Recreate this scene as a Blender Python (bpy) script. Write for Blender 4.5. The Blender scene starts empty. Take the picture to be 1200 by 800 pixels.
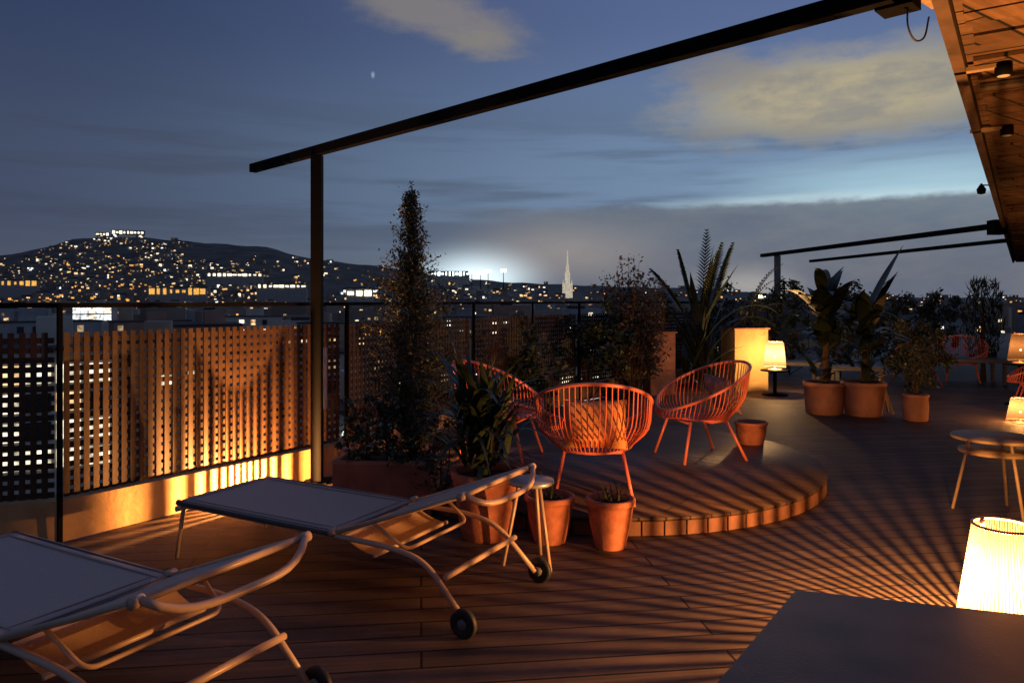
import bpy, math, random
from mathutils import Vector, Matrix
R = math.radians
PI = math.pi
rnd = random.Random(7)
S = bpy.context.scene
COL = S.collection

# ------------------------------------------------------------------ camera
F = 867.0            # focal length in photo pixels (photo 1200 wide)
HZ = 352.0
CAMH = 1.5
cam = bpy.data.cameras.new('camera'); co = bpy.data.objects.new('camera', cam); COL.objects.link(co)
co.location = (0, 0, CAMH); co.rotation_euler = (R(90), 0, 0)
cam.sensor_width = 36; cam.lens = F/1200*36; cam.shift_y = -(400-HZ)/1200
cam.clip_start = 0.05; cam.clip_end = 20000
S.camera = co
def gp(px, py, z=0.0):
    """point at height z seen at a photo pixel (used once to read the place's plan off the photo)"""
    d = F*(CAMH-z)/(py-HZ); return Vector(((px-600)/F*d, d, z))
def dp(px, d, py=None):
    return Vector(((px-600)/F*d, d, CAMH-(py-HZ)*d/F if py is not None else 0))

S.view_settings.view_transform = 'Standard'; S.view_settings.look = 'None'
S.view_settings.exposure = 0.0; S.view_settings.gamma = 1.0
S.cycles.use_denoising = True
S.cycles.max_bounces = 6; S.cycles.sample_clamp_indirect = 3.0
S.cycles.use_light_tree = True

# ------------------------------------------------------------------ world (dusk sky)
W = bpy.data.worlds.new('World'); S.world = W; W.use_nodes = True
nt = W.node_tree; nt.nodes.clear()
def nd(t, **k):
    n = nt.nodes.new(t)
    for a, b in k.items(): setattr(n, a, b)
    return n
def lk(a, b): nt.links.new(a, b)
def M_(op, a, b=None, c=None, clamp=False):
    n = nd('ShaderNodeMath', operation=op); n.use_clamp = clamp
    for i, v in enumerate((a, b, c)):
        if v is None: continue
        if isinstance(v, (int, float)): n.inputs[i].default_value = v
        else: lk(v, n.inputs[i])
    return n.outputs[0]
def mapr(v, a, b, c=0., d=1., smooth=True):
    n = nd('ShaderNodeMapRange'); n.interpolation_type = 'SMOOTHSTEP' if smooth else 'LINEAR'
    lk(v, n.inputs[0])
    for i, x in zip((1, 2, 3, 4), (a, b, c, d)): n.inputs[i].default_value = x
    return n.outputs[0]
def mixc(f, a, b):
    n = nd('ShaderNodeMix', data_type='RGBA')
    if isinstance(f, (int, float)): n.inputs[0].default_value = f
    else: lk(f, n.inputs[0])
    for i, v in ((6, a), (7, b)):
        if isinstance(v, tuple): n.inputs[i].default_value = (*v, 1)
        else: lk(v, n.inputs[i])
    return n.outputs[2]
def addc(a, b, f=1.0):
    n = nd('ShaderNodeMix', data_type='RGBA', blend_type='ADD')
    if isinstance(f, (int, float)): n.inputs[0].default_value = f
    else: lk(f, n.inputs[0])
    for i, v in ((6, a), (7, b)):
        if isinstance(v, tuple): n.inputs[i].default_value = (*v, 1)
        else: lk(v, n.inputs[i])
    return n.outputs[2]
tc = nd('ShaderNodeTexCoord'); sx = nd('ShaderNodeSeparateXYZ'); lk(tc.outputs['Generated'], sx.inputs[0])
az = M_('ARCTAN2', sx.outputs[0], sx.outputs[1]); el = M_('ARCSINE', sx.outputs[2])
def A(px): return math.atan((px-600)/F)
def E(px, py): return math.atan((HZ-py)/math.hypot(F, px-600))
def noise(scx, scy, scale, detail=6, rough=.55, off=0):
    c = nd('ShaderNodeCombineXYZ'); lk(M_('MULTIPLY', az, scx), c.inputs[0]); lk(M_('MULTIPLY', el, scy), c.inputs[1]); c.inputs[2].default_value = off
    n = nd('ShaderNodeTexNoise'); lk(c.outputs[0], n.inputs['Vector'])
    n.inputs['Scale'].default_value = scale; n.inputs['Detail'].default_value = detail; n.inputs['Roughness'].default_value = rough
    return n.outputs['Fac']
def ell(px, py, rx, ry, warp=0.0, nz=None, tilt=0.0):
    """soft elliptical distance field around a direction, 0 in the middle, 1 on the rim"""
    dx = M_('SUBTRACT', az, A(px)); dy = M_('SUBTRACT', el, E(px, py))
    dy = M_('ADD', dy, M_('MULTIPLY', dx, tilt))
    a = M_('DIVIDE', dx, rx/F); b = M_('DIVIDE', dy, ry/F)
    r = M_('SQRT', M_('ADD', M_('MULTIPLY', a, a), M_('MULTIPLY', b, b)))
    if nz is not None: r = M_('ADD', r, M_('MULTIPLY', M_('SUBTRACT', nz, .5), warp))
    return r
big = noise(1.2, 3.5, 2.6, 7, .6, 3.1)
fine = noise(2.0, 5.0, 5.0, 8, .62, 9.4)
strk = noise(1.0, 12.0, 2.2, 6, .6, 5.7)
side = mapr(az, R(-38), R(22))
low_c = mixc(side, (.070, .086, .120), (.13, .160, .200))
mid_c = mixc(side, (.048, .067, .122), (.155, .240, .370))
top_c = mixc(side, (.025, .041, .098), (.085, .125, .260))
sky = mixc(mapr(el, 0.0, R(7)), low_c, mid_c)
sky = mixc(mapr(el, R(8), R(22)), sky, top_c)
# faint dark veils at the left
veil = M_('MULTIPLY', mapr(strk, .42, .62), M_('MULTIPLY', mapr(el, R(1), R(6)), mapr(el, R(17), R(10))))
sky = mixc(M_('MULTIPLY', veil, .45), sky, (.040, .050, .078))
# cloud bank low on the right with a pale clear streak above it
edge = M_('ADD', el, M_('MULTIPLY', M_('SUBTRACT', fine, .5), .03))
bank = M_('MULTIPLY', mapr(edge, R(7.45), R(6.75)), mapr(az, R(-9), R(3)))
s1 = ell(1120, 222, 230, 44, .5, strk, .05)
sky = mixc(M_('MULTIPLY', mapr(s1, 1.25, .1), .85), sky, (.36, .56, .66))
s1b = ell(1010, 234, 240, 13, .5, strk, .0)
sky = mixc(M_('MULTIPLY', mapr(s1b, 1.2, .2), .75), sky, (.50, .66, .72))
sky = mixc(M_('MULTIPLY', bank, .9), sky, mixc(mapr(fine, .3, .7), (.095, .120, .172), (.135, .155, .190)))
# lit clouds
c1 = ell(1000, 108, 215, 52, 1.5, fine)
sky = mixc(M_('MULTIPLY', mapr(c1, 1.2, .45), .9), sky, mixc(mapr(fine, .35, .65), (.27, .25, .205), (.44, .37, .215)))
c1b = ell(845, 85, 70, 26, 1.5, fine)
sky = mixc(M_('MULTIPLY', mapr(c1b, 1.1, .4), .5), sky, (.23, .21, .185))
c2 = ell(500, 12, 140, 36, 1.6, fine, .22)
sky = mixc(M_('MULTIPLY', mapr(c2, 1.1, .3), .7), sky, (.23, .205, .18))
c3 = ell(570, 50, 60, 18, 1.5, fine, .15)
sky = mixc(M_('MULTIPLY', mapr(c3, 1.1, .3), .6), sky, (.22, .2, .175))
# warm and white sky glow above the city
sky = addc(sky, (.13, .09, .05), M_('MULTIPLY', mapr(ell(660, 295, 150, 46, .6, fine), 1.1, .0), .9))
sky = addc(sky, (.80, 1.0, 1.05), M_('POWER', mapr(ell(556, 328, 140, 66), 1.0, .0), 2.4))
sky = addc(sky, (.20, .17, .13), M_('POWER', mapr(ell(880, 336, 110, 45), 1.0, .0), 2.0))
# evening star
sky = addc(sky, (.16, .18, .2), mapr(ell(437, 88, 3.0, 5.0), 1.0, .2))
below = mapr(el, R(-.2), R(-1.5))
sky = mixc(below, sky, (.02, .018, .02))
ns = nd('ShaderNodeTexSky', sky_type='NISHITA'); ns.sun_disc = False
ns.sun_elevation = R(-3); ns.sun_rotation = R(40); ns.altitude = 60
b1 = nd('ShaderNodeBackground'); lk(sky, b1.inputs[0]); b1.inputs[1].default_value = 1.08
b2 = nd('ShaderNodeBackground'); lk(ns.outputs[0], b2.inputs[0]); b2.inputs[1].default_value = 0.05
ad = nd('ShaderNodeAddShader'); lk(b1.outputs[0], ad.inputs[0]); lk(b2.outputs[0], ad.inputs[1])
wo = nd('ShaderNodeOutputWorld'); lk(ad.outputs[0], wo.inputs[0])

# last trace of the set sun, far below daylight strength
sl = bpy.data.lights.new('sun', 'SUN'); so = bpy.data.objects.new('sun', sl); COL.objects.link(so)
sl.energy = 0.02; sl.angle = R(10); sl.color = (.75, .85, 1.0); so.rotation_euler = (R(72), 0, R(-40))

# ------------------------------------------------------------------ materials
MATS = {}
def mat(name, col, rough=.6, metal=0.0, var=.0, vscale=8.0, bump=0.0, bscale=40.0, spec=.5, trans=0.0, emit=None, es=0.0, noemit=False):
    if name in MATS: return MATS[name]
    m = bpy.data.materials.new(name); m.use_nodes = True; n = m.node_tree; b = n.nodes['Principled BSDF']
    b.inputs['Base Color'].default_value = (*col, 1); b.inputs['Roughness'].default_value = rough
    b.inputs['Metallic'].default_value = metal; b.inputs['Specular IOR Level'].default_value = spec
    if trans: b.inputs['Transmission Weight'].default_value = trans
    if emit: b.inputs['Emission Color'].default_value = (*emit, 1); b.inputs['Emission Strength'].default_value = es
    if var:
        t = n.nodes.new('ShaderNodeTexCoord'); z = n.nodes.new('ShaderNodeTexNoise'); z.inputs['Scale'].default_value = vscale; z.inputs['Detail'].default_value = 6
        n.links.new(t.outputs['Object'], z.inputs['Vector'])
        r = n.nodes.new('ShaderNodeValToRGB'); r.color_ramp.elements[0].position = .3; r.color_ramp.elements[1].position = .7
        r.color_ramp.elements[0].color = (*[c*(1-var) for c in col], 1); r.color_ramp.elements[1].color = (*[min(1, c*(1+var)) for c in col], 1)
        n.links.new(z.outputs['Fac'], r.inputs[0]); n.links.new(r.outputs[0], b.inputs['Base Color'])
    if bump:
        t = n.nodes.new('ShaderNodeTexCoord'); z = n.nodes.new('ShaderNodeTexNoise'); z.inputs['Scale'].default_value = bscale; z.inputs['Detail'].default_value = 5
        n.links.new(t.outputs['Object'], z.inputs['Vector'])
        q = n.nodes.new('ShaderNodeBump'); q.inputs['Strength'].default_value = bump; q.inputs['Distance'].default_value = .01
        n.links.new(z.outputs['Fac'], q.inputs['Height']); n.links.new(q.outputs[0], b.inputs['Normal'])
    if noemit: m.cycles.emission_sampling = 'NONE'
    MATS[name] = m; return m
def leafmat(name, c1, c2, rough=.45):
    m = bpy.data.materials.new(name); m.use_nodes = True; n = m.node_tree; b = n.nodes['Principled BSDF']
    g = n.nodes.new('ShaderNodeNewGeometry'); r = n.nodes.new('ShaderNodeValToRGB')
    r.color_ramp.elements[0].color = (*c1, 1); r.color_ramp.elements[1].color = (*c2, 1)
    n.links.new(g.outputs['Random Per Island'], r.inputs[0]); n.links.new(r.outputs[0], b.inputs['Base Color'])
    b.inputs['Roughness'].default_value = rough
    MATS[name] = m; return m
def boards(name, c1, c2, wid, length, groove, rot, rough=.45, bump=.6, reeds=0):
    m = bpy.data.materials.new(name); m.use_nodes = True; n = m.node_tree; b = n.nodes['Principled BSDF']
    t = n.nodes.new('ShaderNodeTexCoord'); mp = n.nodes.new('ShaderNodeMapping'); mp.inputs['Rotation'].default_value = (0, 0, rot)
    n.links.new(t.outputs['Object'], mp.inputs[0])
    br = n.nodes.new('ShaderNodeTexBrick'); n.links.new(mp.outputs[0], br.inputs[0])
    br.inputs['Scale'].default_value = 1; br.inputs['Brick Width'].default_value = length; br.inputs['Row Height'].default_value = wid
    br.inputs['Mortar Size'].default_value = groove; br.inputs['Mortar Smooth'].default_value = .3
    br.inputs['Color1'].default_value = (*c1, 1); br.inputs['Color2'].default_value = (*c2, 1); br.inputs['Mortar'].default_value = (.012, .01, .008, 1)
    mp2 = n.nodes.new('ShaderNodeMapping'); mp2.inputs['Scale'].default_value = (1.2, 30, 8); n.links.new(mp.outputs[0], mp2.inputs[0])
    z = n.nodes.new('ShaderNodeTexNoise'); z.inputs['Scale'].default_value = 1.5; z.inputs['Detail'].default_value = 7; n.links.new(mp2.outputs[0], z.inputs[0])
    mx = n.nodes.new('ShaderNodeMix'); mx.data_type = 'RGBA'; mx.blend_type = 'MULTIPLY'; mx.inputs[0].default_value = .8
    r = n.nodes.new('ShaderNodeValToRGB'); r.color_ramp.elements[0].color = (.45, .45, .45, 1); r.color_ramp.elements[0].position = .3; r.color_ramp.elements[1].position = .7
    n.links.new(z.outputs['Fac'], r.inputs[0]); n.links.new(br.outputs['Color'], mx.inputs[6]); n.links.new(r.outputs[0], mx.inputs[7])
    n.links.new(mx.outputs[2], b.inputs['Base Color'])
    bz = n.nodes.new('ShaderNodeTexNoise'); bz.inputs['Scale'].default_value = .9; bz.inputs['Detail'].default_value = 8; bz.inputs['Roughness'].default_value = .7; n.links.new(t.outputs['Object'], bz.inputs[0])
    bq = n.nodes.new('ShaderNodeMapRange'); bq.inputs[1].default_value = .35; bq.inputs[2].default_value = .65; bq.inputs[3].default_value = .55; bq.inputs[4].default_value = 1.2; n.links.new(bz.outputs['Fac'], bq.inputs[0])
    m3 = n.nodes.new('ShaderNodeMix'); m3.data_type = 'RGBA'; m3.blend_type = 'MULTIPLY'; m3.inputs[0].default_value = 1; n.links.new(mx.outputs[2], m3.inputs[6]); n.links.new(bq.outputs[0], m3.inputs[7]); n.links.new(m3.outputs[2], b.inputs['Base Color'])
    inv = n.nodes.new('ShaderNodeMath'); inv.operation = 'MULTIPLY_ADD'; inv.inputs[1].default_value = -1.0
    n.links.new(br.outputs['Fac'], inv.inputs[0])
    zz = n.nodes.new('ShaderNodeMath'); zz.operation = 'MULTIPLY'; zz.inputs[1].default_value = .35; n.links.new(z.outputs['Fac'], zz.inputs[0])
    n.links.new(zz.outputs[0], inv.inputs[2])
    h = inv.outputs[0]
    if reeds:
        wv = n.nodes.new('ShaderNodeTexWave'); wv.bands_direction = 'Y'; wv.inputs['Scale'].default_value = reeds; n.links.new(mp.outputs[0], wv.inputs[0])
        a2 = n.nodes.new('ShaderNodeMath'); a2.operation = 'MULTIPLY_ADD'; a2.inputs[1].default_value = .5
        n.links.new(wv.outputs['Fac'], a2.inputs[0]); n.links.new(h, a2.inputs[2]); h = a2.outputs[0]
    q = n.nodes.new('ShaderNodeBump'); q.inputs['Strength'].default_value = bump; q.inputs['Distance'].default_value = .006
    n.links.new(h, q.inputs['Height']); n.links.new(q.outputs[0], b.inputs['Normal'])
    rr = n.nodes.new('ShaderNodeMapRange'); rr.inputs[3].default_value = rough-.1; rr.inputs[4].default_value = rough+.2
    n.links.new(z.outputs['Fac'], rr.inputs[0]); n.links.new(rr.outputs[0], b.inputs['Roughness']); b.inputs['Specular IOR Level'].default_value = .25
    MATS[name] = m; return m

m_deck = boards('deck_wood', (.20, .135, .098), (.125, .082, .06), .145, 2.6, .007, R(-7), .62, .7)
m_plat = boards('platform_wood', (.16, .095, .066), (.12, .07, .05), .12, 2.2, .005, R(38), .45, .7)
m_soffit = boards('soffit_wood', (.25, .14, .08), (.16, .09, .05), .17, .9, .010, R(35), .7, 1.0)
m_iron = mat('black_steel', (.004, .004, .0045), .65, .0, spec=.06, bump=.1)
m_mesh = mat('bronze_lattice', (.055, .025, .010), .55, .1, var=.25, vscale=20)
m_kerb = mat('kerb_render', (.44, .26, .11), .8, var=.15, vscale=9, bump=.35, bscale=25)
m_sling = mat('grey_sling', (.56, .43, .36), .8, var=.05, vscale=60, bump=.35, bscale=260)
m_tan = mat('lamplit_sling', (.52, .34, .22), .8, var=.08, vscale=60, bump=.3, bscale=260)  # sling copy with the lantern's orange light mixed into its colour
m_cream = mat('cream_powder_coat', (.62, .44, .31), .35, var=.05, bump=.05)
m_rubber = mat('black_rubber', (.02, .02, .022), .6)
m_hub = mat('grey_hub', (.18, .18, .2), .5)
m_red = mat('coral_cord', (.80, .17, .09), .45, var=.1, vscale=30)
m_redm = mat('coral_steel', (.85, .22, .13), .35, var=.06)
m_cush = mat('ochre_cushion', (.78, .32, .11), .85, var=.22, vscale=9, bump=.6, bscale=60)
m_terra = mat('terracotta', (.50, .17, .095), .8, var=.38, vscale=9, bump=.3, bscale=40)
m_terra2 = mat('worn_terracotta', (.48, .22, .13), .8, var=.25, vscale=6, bump=.35, bscale=30)
m_soil = mat('soil', (.03, .022, .016), .95, var=.4, vscale=30, bump=.8, bscale=60)
m_bark = mat('bark', (.09, .065, .045), .9, var=.3, vscale=20, bump=.6)
m_tabl = mat('grey_table', (.17, .11, .078), .45, var=.35, vscale=3.5, bump=.15, bscale=90)
m_tin = mat('pale_metal', (.42, .42, .42), .4, .3, var=.1)
m_oak = mat('pale_oak', (.36, .25, .15), .6, var=.2, vscale=12, bump=.2)
m_slat = mat('lamp_slat', (.10, .06, .03), .7)
n_ = m_slat.node_tree; b_ = n_.nodes['Principled BSDF']; tr_ = n_.nodes.new('ShaderNodeBsdfTranslucent'); tr_.inputs[0].default_value = (.075, .060, .058, 1)
mx_ = n_.nodes.new('ShaderNodeMixShader'); mx_.inputs[0].default_value = .5; n_.links.new(b_.outputs[0], mx_.inputs[1]); n_.links.new(tr_.outputs[0], mx_.inputs[2])
n_.links.new(mx_.outputs[0], n_.nodes['Material Output'].inputs[0])
m_bulb = mat('glowing_diffuser', (1, .8, .5), .5, emit=(1, .62, .26), es=9, noemit=True)
m_bulbw = mat('white_diffuser', (1, .9, .7), .5, emit=(1, .78, .48), es=7, noemit=True)
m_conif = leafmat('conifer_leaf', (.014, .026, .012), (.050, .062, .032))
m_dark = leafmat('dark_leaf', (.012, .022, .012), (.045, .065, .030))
m_pale = leafmat('glint_leaf', (.10, .12, .09), (.62, .62, .56), .5)  # pale specks are light glints put into the leaf colour
m_olive = leafmat('olive_leaf', (.035, .045, .020), (.09, .09, .045))
m_rust = leafmat('rusty_leaf', (.045, .035, .02), (.13, .095, .06))
m_concrete = mat('concrete', (.2, .19, .18), .9, var=.2)
m_tan_wall = mat('ochre_wall', (.40, .29, .17), .85, var=.15, vscale=3, bump=.3)

# ------------------------------------------------------------------ mesh helpers
class MB:
    def __init__(s): s.v = []; s.f = []; s.mi = []; s.sm = []
    def add(s, vs, fs, mi=0, smooth=False):
        o = len(s.v); s.v += [tuple(v) for v in vs]; s.f += [tuple(i+o for i in f) for f in fs]; s.mi += [mi]*len(fs); s.sm += [smooth]*len(fs)
    def box(s, c, size, rot=0, mi=0, M=None):
        hx, hy, hz = size[0]/2, size[1]/2, size[2]/2
        m = Matrix.Rotation(rot, 3, 'Z') if M is None else M
        vs = [Vector(c)+m @ Vector((a*hx, b*hy, d*hz)) for a in (-1, 1) for b in (-1, 1) for d in (-1, 1)]
        s.add(vs, [(0, 1, 3, 2), (4, 6, 7, 5), (0, 4, 5, 1), (2, 3, 7, 6), (0, 2, 6, 4), (1, 5, 7, 3)], mi)
    def bar(s, a, b, w, h=None, mi=0):
        a = Vector(a); b = Vector(b); h = h or w; d = b-a; L = d.length; x = d/L
        up = Vector((0, 0, 1)) if abs(x.z) < .95 else Vector((1, 0, 0))
        y = up.cross(x).normalized(); z = x.cross(y)
        s.box((a+b)/2, (L, w, h), mi=mi, M=Matrix((x, y, z)).transposed())
    def tube(s, pts, r, seg=10, closed=False, mi=0, caps=True):
        pts = [Vector(p) for p in pts]; n = len(pts); rs = r if isinstance(r, (list, tuple)) else [r]*n
        T = []
        for i in range(n):
            a = pts[(i-1) % n] if (closed or i > 0) else pts[0]; b = pts[(i+1) % n] if (closed or i < n-1) else pts[-1]
            T.append((b-a).normalized())
        up = Vector((0, 0, 1)) if abs(T[0].z) < .9 else Vector((1, 0, 0))
        N = (up - T[0]*up.dot(T[0])).normalized(); vs = []
        for i in range(n):
            N = (N - T[i]*N.dot(T[i])).normalized(); B = T[i].cross(N)
            for k in range(seg):
                t = 2*PI*k/seg; vs.append(pts[i]+(N*math.cos(t)+B*math.sin(t))*rs[i])
        fs = []
        for i in range(n if closed else n-1):
            j = (i+1) % n
            for k in range(seg): fs.append((i*seg+k, i*seg+(k+1) % seg, j*seg+(k+1) % seg, j*seg+k))
        if caps and not closed: fs += [tuple(range(seg))[::-1], tuple((n-1)*seg+k for k in range(seg))]
        s.add(vs, fs, mi, True)
    def lathe(s, prof, c=(0, 0, 0), seg=28, mi=0, cap=True, smooth=True):
        vs = []
        for r, z in prof:
            for k in range(seg):
                t = 2*PI*k/seg; vs.append((c[0]+r*math.cos(t), c[1]+r*math.sin(t), c[2]+z))
        fs = []
        for i in range(len(prof)-1):
            for k in range(seg): fs.append((i*seg+k, i*seg+(k+1) % seg, (i+1)*seg+(k+1) % seg, (i+1)*seg+k))
        if cap: fs += [tuple(range(seg))[::-1], tuple((len(prof)-1)*seg+k for k in range(seg))]
        s.add(vs, fs, mi, smooth)
    def leaf(s, p, size, mi=0, R_=rnd, asp=.5):
        d = Vector((R_.gauss(0, 1), R_.gauss(0, 1), R_.gauss(0, 1))).normalized(); e = d.orthogonal().normalized()
        e = Matrix.Rotation(R_.random()*6.28, 3, d) @ e; p = Vector(p); a = d*size/2; b = e*size*asp/2
        n = d.cross(e)*size*.12
        s.add([p-a, p+b+n, p+a, p-b+n], [(0, 1, 2, 3)], mi)
    def blade(s, base, dirn, L, w, droop, seg=8, mi=0, fold=.15):
        """a broad tapering leaf blade arching under its weight"""
        p = Vector(base); d = Vector(dirn).normalized(); vs = []; st = L/seg
        for i in range(seg+1):
            t = i/seg; ww = w*math.sin(PI*min(1, .12+.88*t)**.8)*.5 if i < seg else .002
            sd = d.cross(Vector((0, 0, 1)));  sd = sd.normalized() if sd.length > 1e-3 else Vector((1, 0, 0))
            up = sd.cross(d).normalized()
            vs += [p+sd*ww+up*ww*fold, p.copy(), p-sd*ww+up*ww*fold]
            d = (d+Vector((0, 0, -droop*(.3+t)/seg))).normalized(); p = p+d*st
        fs = []
        for i in range(seg):
            a = i*3; fs += [(a, a+1, a+4, a+3), (a+1, a+2, a+5, a+4)]
        s.add(vs, fs, mi, True)
    def build(s, name, mats, parent=None, loc=None):
        me = bpy.data.meshes.new(name); me.from_pydata(s.v, [], s.f); ms = mats if isinstance(mats, (list, tuple)) else [mats]
        for m in ms: me.materials.append(m)
        me.polygons.foreach_set('material_index', s.mi); me.polygons.foreach_set('use_smooth', s.sm); me.update()
        o = bpy.data.objects.new(name, me); COL.objects.link(o)
        if parent: o.parent = parent
        if loc: o.location = loc
        return o
def tag(o, label=None, cat=None, group=None, kind=None):
    if label: o['label'] = label
    if cat: o['category'] = cat
    if group: o['group'] = group
    if kind: o['kind'] = kind
    return o
def empty(name, loc=(0, 0, 0), rz=0, label=None, cat=None, group=None):
    o = bpy.data.objects.new(name, None); COL.objects.link(o); o.location = loc; o.rotation_euler = (0, 0, rz); o.empty_display_size = .1
    return tag(o, label, cat, group)
def copy_tree(o, parent=None):
    c = o.copy(); COL.objects.link(c)
    if parent: c.parent = parent
    for ch in [x for x in o.children]: copy_tree(ch, c)
    return c
def smooth_path(pts, n=6):
    """Catmull-Rom through pts"""
    P = [Vector(p) for p in pts]; P = [P[0]*2-P[1]]+P+[P[-1]*2-P[-2]]; out = []
    for i in range(1, len(P)-2):
        for k in range(n):
            t = k/n; a, b, c, d = P[i-1:i+3]
            out.append(.5*((2*b)+(c-a)*t+(2*a-5*b+4*c-d)*t*t+(3*b-a-3*c+d)*t**3))
    out.append(P[-2]); return out
def fillet(pts, r, n=5):
    P = [Vector(p) for p in pts]; out = [P[0]]
    for i in range(1, len(P)-1):
        a = (P[i-1]-P[i]); b = (P[i+1]-P[i]); q = min(r, a.length*.45, b.length*.45)
        A_ = P[i]+a.normalized()*q; B_ = P[i]+b.normalized()*q
        for k in range(n+1):
            t = k/n; out.append(A_*(1-t)**2+P[i]*2*t*(1-t)+B_*t*t)
    out.append(P[-1]); return out

# ------------------------------------------------------------------ the setting
GZ = -26.0
fence_path = [Vector(p) for p in [(-7.5, 2.9), (-2.80, 4.58), (-1.45, 6.5), (-.45, 8.7), (1.0, 11.0), (3.6, 13.9), (5.6, 17.0), (7.3, 20.4), (11.5, 26.5), (18, 34)]]
U = Vector((.569, .822)); V = Vector((.822, -.569))      # along the building and away from it to the right
E0 = Vector((1.76, 3.08))                                 # a point on the eave
# deck slab
g = MB(); out = [(p.x, p.y) for p in fence_path]+[(30, 34), (30, -6), (-7.5, -6)]
n0 = len(out); g.add([(x, y, 0) for x, y in out]+[(x, y, -.5) for x, y in out], [tuple(range(n0))[::-1], tuple(range(n0, 2*n0))]+[(i, (i+1) % n0, n0+(i+1) % n0, n0+i) for i in range(n0)])
tag(g.build('terrace_floor', m_deck), kind='structure')
# city ground
mg = mat('city_ground', (.08, .065, .055), .95, var=.5, vscale=.02)
g = MB(); N = 48; ring = [0, 300, 900, 2500, 6500, 15000]; vs = [(0, 0, GZ)]; fs = []
for r in ring[1:]:
    for k in range(N): vs.append((r*math.cos(2*PI*k/N), r*math.sin(2*PI*k/N), GZ))
for k in range(N): fs.append((0, 1+k, 1+(k+1) % N))
for i in range(len(ring)-2):
    for k in range(N): a = 1+i*N; fs.append((a+k, a+N+k, a+N+(k+1) % N, a+(k+1) % N))
g.add(vs, fs); tag(g.build('ground', mg), kind='structure')
# hills
ridge = [(-500, 10), (-300, 24), (-120, 42), (0, 54), (45, 62), (90, 75), (150, 78), (200, 73), (250, 69), (320, 64), (345, 54), (400, 46), (450, 41), (520, 29), (600, 22), (700, 18), (800, 15), (900, 9), (1000, 5), (1150, 4), (1400, 4)]
def prof(px):
    for (a, ya), (b, yb) in zip(ridge, ridge[1:]):
        if a <= px <= b: return ya+(yb-ya)*(px-a)/(b-a)
    return 4
R0, R1 = 1100., 2300.
def hillz(px, t):
    """terrain height on the bearing px, t=0 at the foot and 1 on the ridge"""
    d = R0+(R1-R0)*t; top = CAMH+prof(px)*R1/F
    return GZ+(top-GZ)*(t**1.25)
def hillp(px, t):
    d = R0+(R1-R0)*t; return Vector(((px-600)/F*d, d, hillz(px, t)))
g = MB(); vs = []; NX = 160; NT = 22
for j in range(NT):
    t = j/(NT-1)*1.35
    for i in range(NX):
        px = -500+1900*i/(NX-1)
        if t <= 1: p = hillp(px, t); p.z += math.sin(i*1.7+j*2.1)*1.5*t
        else:
            p = hillp(px, 1); k = (t-1)/.35; d = R1*(1+.5*k); p = Vector(((px-600)/F*d, d, p.z+(GZ-p.z)*k))
        vs.append(p)
fs = [(j*NX+i, j*NX+i+1, (j+1)*NX+i+1, (j+1)*NX+i) for j in range(NT-1) for i in range(NX-1)]
g.add(vs, fs, smooth=True)
mh = mat('hill_scrub', (.10, .085, .065), .95, var=.5, vscale=.02, bump=.5, bscale=.1)
tag(g.build('hill', mh), kind='structure')

# kerb, fence
def offset(path, d):
    o = []
    for i, p in enumerate(path):
        a = path[max(0, i-1)]; b = path[min(len(path)-1, i+1)]; t = (b-a).normalized(); o.append(p+Vector((t.y, -t.x))*d)
    return o
kin = offset(fence_path, .0); kout = offset(fence_path, -.22)
g = MB()
for i in range(len(kin)-1):
    a, b, c, d = kin[i], kin[i+1], kout[i+1], kout[i]
    g.add([(q.x, q.y, z) for z in (.004, .26) for q in (a, b, c, d)], [(4, 5, 6, 7), (0, 1, 5, 4), (2, 3, 7, 6), (0, 4, 7, 3), (1, 2, 6, 5)])
tag(g.build('kerb', m_kerb), 'low rendered kerb wall under the lattice fence round the terrace', 'kerb')
fen = empty('lattice_fence', (0, 0, 0), 0, 'bronze lattice screen fence with thin top rail round the terrace edge', 'fence')
mid = offset(fence_path, -.05)
for i in range(len(mid)-1):
    a, b = mid[i], mid[i+1]; L = (b-a).length; t = (b-a)/L; nrm = Vector((t.y, -t.x)); g = MB(); ang = math.atan2(t.y, t.x)
    pitch = .060; far = i > 6
    if far: pitch = .14
    z0, z1 = .27, 1.30; k = 0; x = .04
    while x < L-.03:
        c = a+t*x; g.box((c.x, c.y, (z0+z1)/2), (pitch*.58, .004, z1-z0), ang); x += pitch
    z = z0+.02
    while z < z1:
        c = (a+b)/2-nrm*.006; g.box((c.x, c.y, z), (L-.06, .004, pitch*.6), ang); z += pitch
    g.build('lattice_panel', m_mesh, fen)
    g = MB(); g.bar((a.x, a.y, 1.47), (b.x, b.y, 1.47), .035, .03); g.build('top_rail', m_iron, fen)
    g = MB(); pa = offset(fence_path, -.0)[i]; g.box((pa.x, pa.y, .74), (.026, .026, 1.47), ang); g.build('fence_post', m_iron, fen)
    if L > 2.6:
        g = MB(); c = (a+b)/2; g.box((c.x+nrm.x*.05, c.y+nrm.y*.05, .74), (.022, .022, 1.47), ang); g.build('fence_post', m_iron, fen)

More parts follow.
